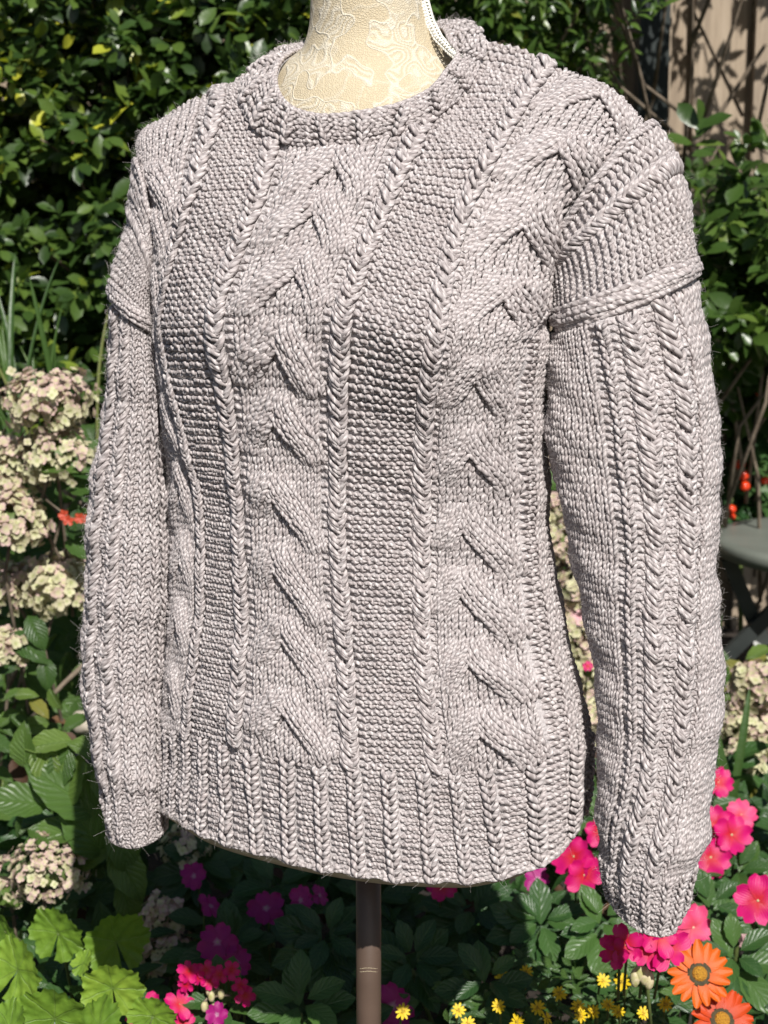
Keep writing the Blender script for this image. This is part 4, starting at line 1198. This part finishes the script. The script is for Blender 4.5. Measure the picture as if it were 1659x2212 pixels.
# coral flowers at left
cf = thing('coral_flower', basez(145, 1125, .8, .1), 'small coral-orange flowers among hydrangea leaves at left', 'flower')
for (x, y) in ((138, 1112), (148, 1124), (172, 1119), (190, 1121)):
    c = P(x, y, .70)
    for k in range(5):
        a = k * 1.256 + rng.random()
        place(cf, 'petal', 'ger_petal', 'coral', frame(c, unit([math.cos(a), -.35, math.sin(a)]), [0, -1, .3], .0075), rng.random() * .4)
obj_of('stem', [tube([P(100, 1080, .74), P(150, 1118, .71), P(210, 1130, .72)], .0015, 5)], M['bark'], cf)

# ------------------------------------------------------------------ the flower bed in front
bedY = lambda x, y: float(np.interp(y, [1600, 1750, 1900, 2050, 2150, 2212, 2400], [.80, .66, .52, .37, .24, .17, .05]))
def flower(plant, px, py, Y, R_px, n, petal, mat, nrm, centre=None, tintr=(0, .4), size_var=.13, cup=.14, phase=None, layers=1, stem=.12, squash=None):
    s = .3037 * (Y + 1.35) / 1106; c = P(px, py, Y); nn = unit(nrm)
    x = unit(np.cross(nn, [.2, .3, 1.0])); y = np.cross(nn, x)
    f = obj_of('flower', [tube([c + nn * .001, c - nn * .012, c - nn * .02 - np.array([0, -.02, stem])], [R_px * s * .05, .0012, .0014], 6)], M['stem'], plant)
    ph = rng.random() * 6.28 if phase is None else phase
    for L in range(layers):
        for k in range(n):
            a = ph + (k + .5 * L) * 2 * math.pi / n + rng.normal(0, .05)
            d = x * math.cos(a) + y * math.sin(a)
            o = place(f, 'petal', petal, mat, frame(c + nn * .0007 * (k % 3) - nn * .001 * L, unit(d + nn * (cup + rng.normal(0, .05))), nn, R_px * s * (1 - .12 * L * 0) * rng.uniform(1 - size_var, 1 + size_var)), rng.uniform(*tintr))
    if centre:
        for nm, m, r, h, z in centre:
            V, F = sphere((0, 0, 0), 1, 14, 8)
            mm = frame(c + nn * z * R_px * s, x, nn, 1.0)
            V = (V * [r * R_px * s, r * R_px * s, h * R_px * s]) @ mm[:3, :3].T + mm[:3, 3]
            link(nm, mk_mesh(nm, V, F), M[m], f)
    return f
IMC = [('eye', 'bud', .06, .04, .03)]
def impatiens(px, py, Y, L, n, label, flowers=(), tint=(.1, .7), tiers=2):
    Y = Y - float(np.interp(py, [1960, 2050, 2212], [0, .06, .20]))
    t = thing('impatiens_plant', basez(px, py, Y, .15), label, 'plant')
    c = P(px, py, Y)
    a0 = rng.uniform(0, 360); mats = []
    for tier in range(tiers):
        m = n - 2 * tier
        for k in range(m):
            a = a0 + k * 360 / m + tier * 30 + rng.normal(0, 8)
            ax = unit([math.cos(R(a)), math.sin(R(a)) * .95 - .12, .05 + .28 * tier + rng.normal(0, .12)])
            # picture-plane spread: the rosette tips towards the viewer
            ax = unit(np.array([ax[0], ax[1] * .55 - .35, ax[2] + ax[1] * .62]))
            s = .3037 * (Y + 1.35) / 1106
            mats.append(frame(c + np.array([0, 0, .012 * tier]) + ax * .008, ax, unit([0, -.62, .78] + rv(.12)), L * s * (1.1 - .28 * tier) * rng.uniform(.8, 1.1)))
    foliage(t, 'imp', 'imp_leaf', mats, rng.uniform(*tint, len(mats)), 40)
    obj_of('stem', [tube([c, c + np.array([rng.normal(0, .015), .03, -.08]), c + np.array([rng.normal(0, .03), .05, -.22])], [.002, .003, .004], 6)], M['stem'], t)
    for (x, y, dY, r, mat, nr) in flowers:
        flower(t, x, y, Y + dY, r, 5, 'imp_petal', mat, nr, IMC)
    return t
F_ = (0, -.85, .5)
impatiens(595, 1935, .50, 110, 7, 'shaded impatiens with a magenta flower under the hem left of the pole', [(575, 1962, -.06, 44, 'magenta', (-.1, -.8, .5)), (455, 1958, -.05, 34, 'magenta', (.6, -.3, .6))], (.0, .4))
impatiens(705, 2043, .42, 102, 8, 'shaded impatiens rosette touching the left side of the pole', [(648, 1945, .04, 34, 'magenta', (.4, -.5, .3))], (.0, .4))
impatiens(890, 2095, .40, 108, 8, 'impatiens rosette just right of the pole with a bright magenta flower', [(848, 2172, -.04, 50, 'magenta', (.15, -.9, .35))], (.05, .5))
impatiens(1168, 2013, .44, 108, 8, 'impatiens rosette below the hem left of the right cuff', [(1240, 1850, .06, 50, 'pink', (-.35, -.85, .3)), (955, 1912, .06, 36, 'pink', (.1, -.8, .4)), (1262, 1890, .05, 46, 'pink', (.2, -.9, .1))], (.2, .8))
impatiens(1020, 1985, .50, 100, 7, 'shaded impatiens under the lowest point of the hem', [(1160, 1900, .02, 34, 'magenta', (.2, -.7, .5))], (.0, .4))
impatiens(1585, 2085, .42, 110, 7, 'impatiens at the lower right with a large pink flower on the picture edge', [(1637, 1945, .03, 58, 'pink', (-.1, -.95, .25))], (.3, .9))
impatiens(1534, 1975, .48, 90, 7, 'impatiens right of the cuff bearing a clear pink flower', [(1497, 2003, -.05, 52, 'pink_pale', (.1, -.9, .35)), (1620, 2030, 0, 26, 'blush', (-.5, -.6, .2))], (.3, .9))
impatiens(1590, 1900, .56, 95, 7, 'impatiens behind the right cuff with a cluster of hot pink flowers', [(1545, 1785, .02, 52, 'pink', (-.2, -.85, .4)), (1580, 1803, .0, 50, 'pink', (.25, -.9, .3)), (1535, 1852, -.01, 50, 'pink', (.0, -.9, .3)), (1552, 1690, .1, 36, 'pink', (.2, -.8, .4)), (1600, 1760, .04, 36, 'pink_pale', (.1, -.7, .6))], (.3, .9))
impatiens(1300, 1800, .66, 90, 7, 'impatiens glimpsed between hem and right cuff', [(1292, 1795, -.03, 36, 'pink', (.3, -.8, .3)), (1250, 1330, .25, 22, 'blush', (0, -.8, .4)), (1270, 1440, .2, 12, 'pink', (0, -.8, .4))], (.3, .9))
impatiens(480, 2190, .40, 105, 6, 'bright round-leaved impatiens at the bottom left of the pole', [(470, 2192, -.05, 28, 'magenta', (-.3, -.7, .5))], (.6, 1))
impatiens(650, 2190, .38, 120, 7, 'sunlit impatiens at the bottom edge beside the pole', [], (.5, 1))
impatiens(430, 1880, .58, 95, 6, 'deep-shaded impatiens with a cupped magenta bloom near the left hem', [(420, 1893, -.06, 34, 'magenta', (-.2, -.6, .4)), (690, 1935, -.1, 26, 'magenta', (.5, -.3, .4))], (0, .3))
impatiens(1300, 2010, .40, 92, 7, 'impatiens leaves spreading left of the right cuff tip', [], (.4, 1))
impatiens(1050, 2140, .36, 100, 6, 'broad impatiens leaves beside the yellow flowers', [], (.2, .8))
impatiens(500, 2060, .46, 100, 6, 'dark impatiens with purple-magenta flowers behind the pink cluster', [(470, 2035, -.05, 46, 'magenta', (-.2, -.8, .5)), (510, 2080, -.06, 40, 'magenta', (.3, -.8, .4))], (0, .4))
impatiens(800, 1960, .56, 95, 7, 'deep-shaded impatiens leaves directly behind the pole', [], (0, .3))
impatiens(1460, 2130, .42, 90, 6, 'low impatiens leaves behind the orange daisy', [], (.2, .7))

# pelargonium: lobed lime leaves and pink clusters
pel = thing('geranium_plant', basez(160, 2100, .40, .2), 'geranium with large scalloped lime green leaves in the bottom left corner', 'plant')
for (x, y, r, nr, rot) in ((125, 2015, 72, (-.15, -.75, .65), 0.2), (252, 2035, 82, (.15, -.8, .6), -.2), (38, 2095, 84, (-.2, -.8, .55), .5), (243, 2135, 76, (.15, -.85, .5), -.1), (118, 2200, 95, (0, -.7, .7), 0.1),
                           (10, 2010, 55, (-.3, -.6, .7), 0), (20, 2220, 70, (-.2, -.6, .7), .8), (215, 2215, 70, (.2, -.6, .7), -.5), (180, 2080, 34, (.0, -.5, .8), .9), (330, 2195, 60, (.2, -.5, .8), .3)):
    Y = bedY(x, y) - .08 + rng.uniform(-.02, .02); s = .3037 * (Y + 1.35) / 1106
    n = unit(np.array(nr) + rv(.08)); up = unit(np.array([math.sin(rot), -.2, math.cos(rot)]))
    c = P(x, y, Y)
    m = frame(c, up, n, r * s)
    place(pel, 'leaf', 'ger', 'ger_leaf', m, rng.random())
    obj_of('leaf_stalk', [tube([c - n * .001, c - n * .03, np.array([c[0] * .8 + .2 * P(160, 2100, .45)[0], c[1] + .08, c[2] - .12])], [.0016, .0018, .002], 6)], M['stem'], pel)
pelf = thing('geranium_flowers', basez(470, 2110, .36, .15), 'clusters of small hot pink geranium flowers left of the pole', 'flower', None)
for (x, y, r, nr) in ((408, 2098, 28, (-.3, -.8, .3)), (402, 2125, 24, (-.3, -.8, .0)), (445, 2095, 24, (.1, -.9, .3)), (475, 2105, 26, (0, -.9, .4)), (500, 2095, 24, (.3, -.8, .3)), (530, 2150, 26, (.2, -.8, .2)), (520, 2130, 22, (.3, -.8, .3)), (430, 2110, 22, (-.4, -.8, .2)), (455, 2120, 22, (.2, -.8, .3)),
                      (315, 2188, 52, (-.3, -.7, .5)), (388, 2170, 36, (.3, -.6, .5)), (395, 2212, 28, (.2, -.8, .3))):
    flower(pelf, x, y, .20, r, 5, 'ger_petal', 'pink', nr, IMC, stem=.05)
hub = P(455, 2155, .21)
for (x, y) in ((425, 2105), (500, 2150), (470, 2130), (440, 2165)): obj_of('stalk', [tube([hub, P((x + 455) / 2, (y + 2150) / 2, .205), P(x, y, .205)], .0012, 5)], M['bark'], pelf)
for i in range(9): obj_of('bud', [sphere(hub + rv(.007) + [0, -.004, 0], .0035, 8, 6, (1, 1, 1.6))], M['bud'], pelf)
pc2 = thing('geranium_flowers', basez(1398, 2060, .30, .15), 'hot pink geranium cluster hanging just under the right cuff', 'flower')
for (x, y, r, nr) in ((1352, 2040, 52, (-.25, -.9, .3)), (1400, 2050, 50, (0, -.95, .25)), (1445, 2048, 52, (.25, -.9, .3)), (1330, 2055, 40, (-.4, -.8, .2)), (1425, 2025, 46, (.2, -.8, .5))):
    flower(pc2, x, y, .04, r, 5, 'ger_petal', 'pink', nr, IMC, stem=.06, tintr=(0, .6))
for (x, y) in ((1372, 2112), (1392, 2108), (1402, 2118), (1382, 2100)):
    c = P(x, y, .05); obj_of('bud', [sphere(c, .0048, 8, 6, (1, 1, 1.9))], M['bud'], pc2)
obj_of('stalk', [tube([P(1395, 2070, .05), P(1400, 2150, .07), P(1410, 2260, .09)], .0018, 6)], M['stem'], pc2)

# gazanias
for (x, y, r, nr, mat, lab, nm) in ((1510, 2105, 74, (.0, -.82, .58), 'orange', 'large open orange gazania daisy with dark ring near the right cuff', 0), (1558, 2205, 76, (.1, -.7, .7), 'orange_red', 'deeper orange gazania daisy cut off by the bottom edge', 1)):
    g = thing('gazania_flower', basez(x, y, .28, .15), lab, 'flower')
    flower(g, x, y, .10, r, 17, 'gaz_petal', mat, nr, [('dark_ring', 'gaz_ring', .41, .10, .06), ('centre', 'gaz_disc', .25, .14, .12)], cup=.16, stem=.12, size_var=.06)
# creeping zinnias
zl = thing('creeping_zinnia', basez(1240, 2190, .30, .1), 'low creeping plant covered in small yellow daisies along the bottom right of the pole', 'plant')
for (x, y) in ((1136, 2101), (1345, 2122), (1314, 2172), (1282, 2185), (1336, 2187), (1389, 2190), (1437, 2170), (1249, 2174), (1208, 2146), (1302, 2119), (1161, 2178), (1088, 2112), (990, 2183), (1077, 2174), (1118, 2208), (1255, 2195), (1010, 2212), (1180, 2200), (870, 2185)):
    flower(zl, x, y, bedY(x, y) - .06, 18 * rng.uniform(.85, 1.15), 10, 'zin_petal', 'yellow', unit([rng.normal(0, .25), -.75, .6]), [('centre', 'zin_disc', .30, .16, .08)], stem=.06)
mats = []
for _ in range(330):
    x = rng.uniform(950, 1480); y = rng.uniform(2070, 2260)
    if rng.random() > np.interp(x, [950, 1080, 1450], [.4, 1, .9]): continue
    mats.append(leaf_at(x, y, bedY(x, y) - .01 + rng.uniform(-.02, .06), rng.uniform(-30, 210), rng.uniform(26, 48), (0, -.5, .8), .35))
foliage(zl, 'zin', 'zin_leaf', mats, rng.random(len(mats)), 250)

# leafy understorey of the bed, stones between
us_ = thing('leafy_groundcover', basez(900, 2100, .6, .2), 'mixed leafy undergrowth filling the flower bed', 'plants')
us_['kind'] = 'stuff'
mats = []
for _ in range(1500):
    x = rng.uniform(-80, 1740); y = rng.uniform(1640, 2330)
    if 340 < x < 1260 and y < 1800: continue
    mats.append(leaf_at(x, y, bedY(x, y) + rng.uniform(.05, .18), rng.uniform(-220, 40), rng.uniform(60, 110), (0, -.5, .8), .4))
link('foliage', mk_mesh('foliage', *joined('imp', mats, rng.uniform(.0, .7, len(mats)))), M['imp_leaf'], us_, kind='stuff')
mats = []
for _ in range(700):
    x = rng.uniform(-100, 420) if rng.random() < .5 else rng.uniform(1150, 1740); y = rng.uniform(900, 1750)
    if x > 1380 and y < 1430: continue
    mats.append(leaf_at(x, y, 1.1 + rng.uniform(0, .25), rng.uniform(-220, 40), rng.uniform(60, 110), (0, -.5, .8), .4))
link('foliage', mk_mesh('foliage', *joined('hyd', mats, rng.uniform(.0, .6, len(mats)))), M['hyd_leaf'], us_, kind='stuff')
for (x, y, r, m, lab) in ((215, 1640, 62, 'pebble', 'dark rounded stone behind the leaves left of the cuff'), (345, 1610, 60, 'stone', 'pale beige stone beside the left cuff'), (190, 1560, 40, 'stone', 'small pale stone among the leaves at left')):
    c = P(x, y, .80); s = .3037 * 2.15 / 1106
    V, F = sphere((0, 0, 0), 1, 16, 10)
    V = V * [r * s, r * s * .7, r * s * .7] * (1 + .12 * np.sin(V[:, :1] * 5 + x) * np.sin(V[:, 2:] * 4 + y)) + c
    link('garden_stone', mk_mesh('garden_stone', V, F), M[m], label=lab, cat='stone')

mats = [leaf_at(rng.uniform(0, 1659), rng.uniform(1450, 2200), bedY(0, 1800) + rng.uniform(-.05, .25), rng.uniform(-200, 20), rng.uniform(30, 70), (0, -.5, .8), .6) for _ in range(90)]
link('dead_leaves', mk_mesh('dead_leaves', *joined('hyd', mats, rng.random(len(mats)))), M['dry'], us_, kind='stuff')
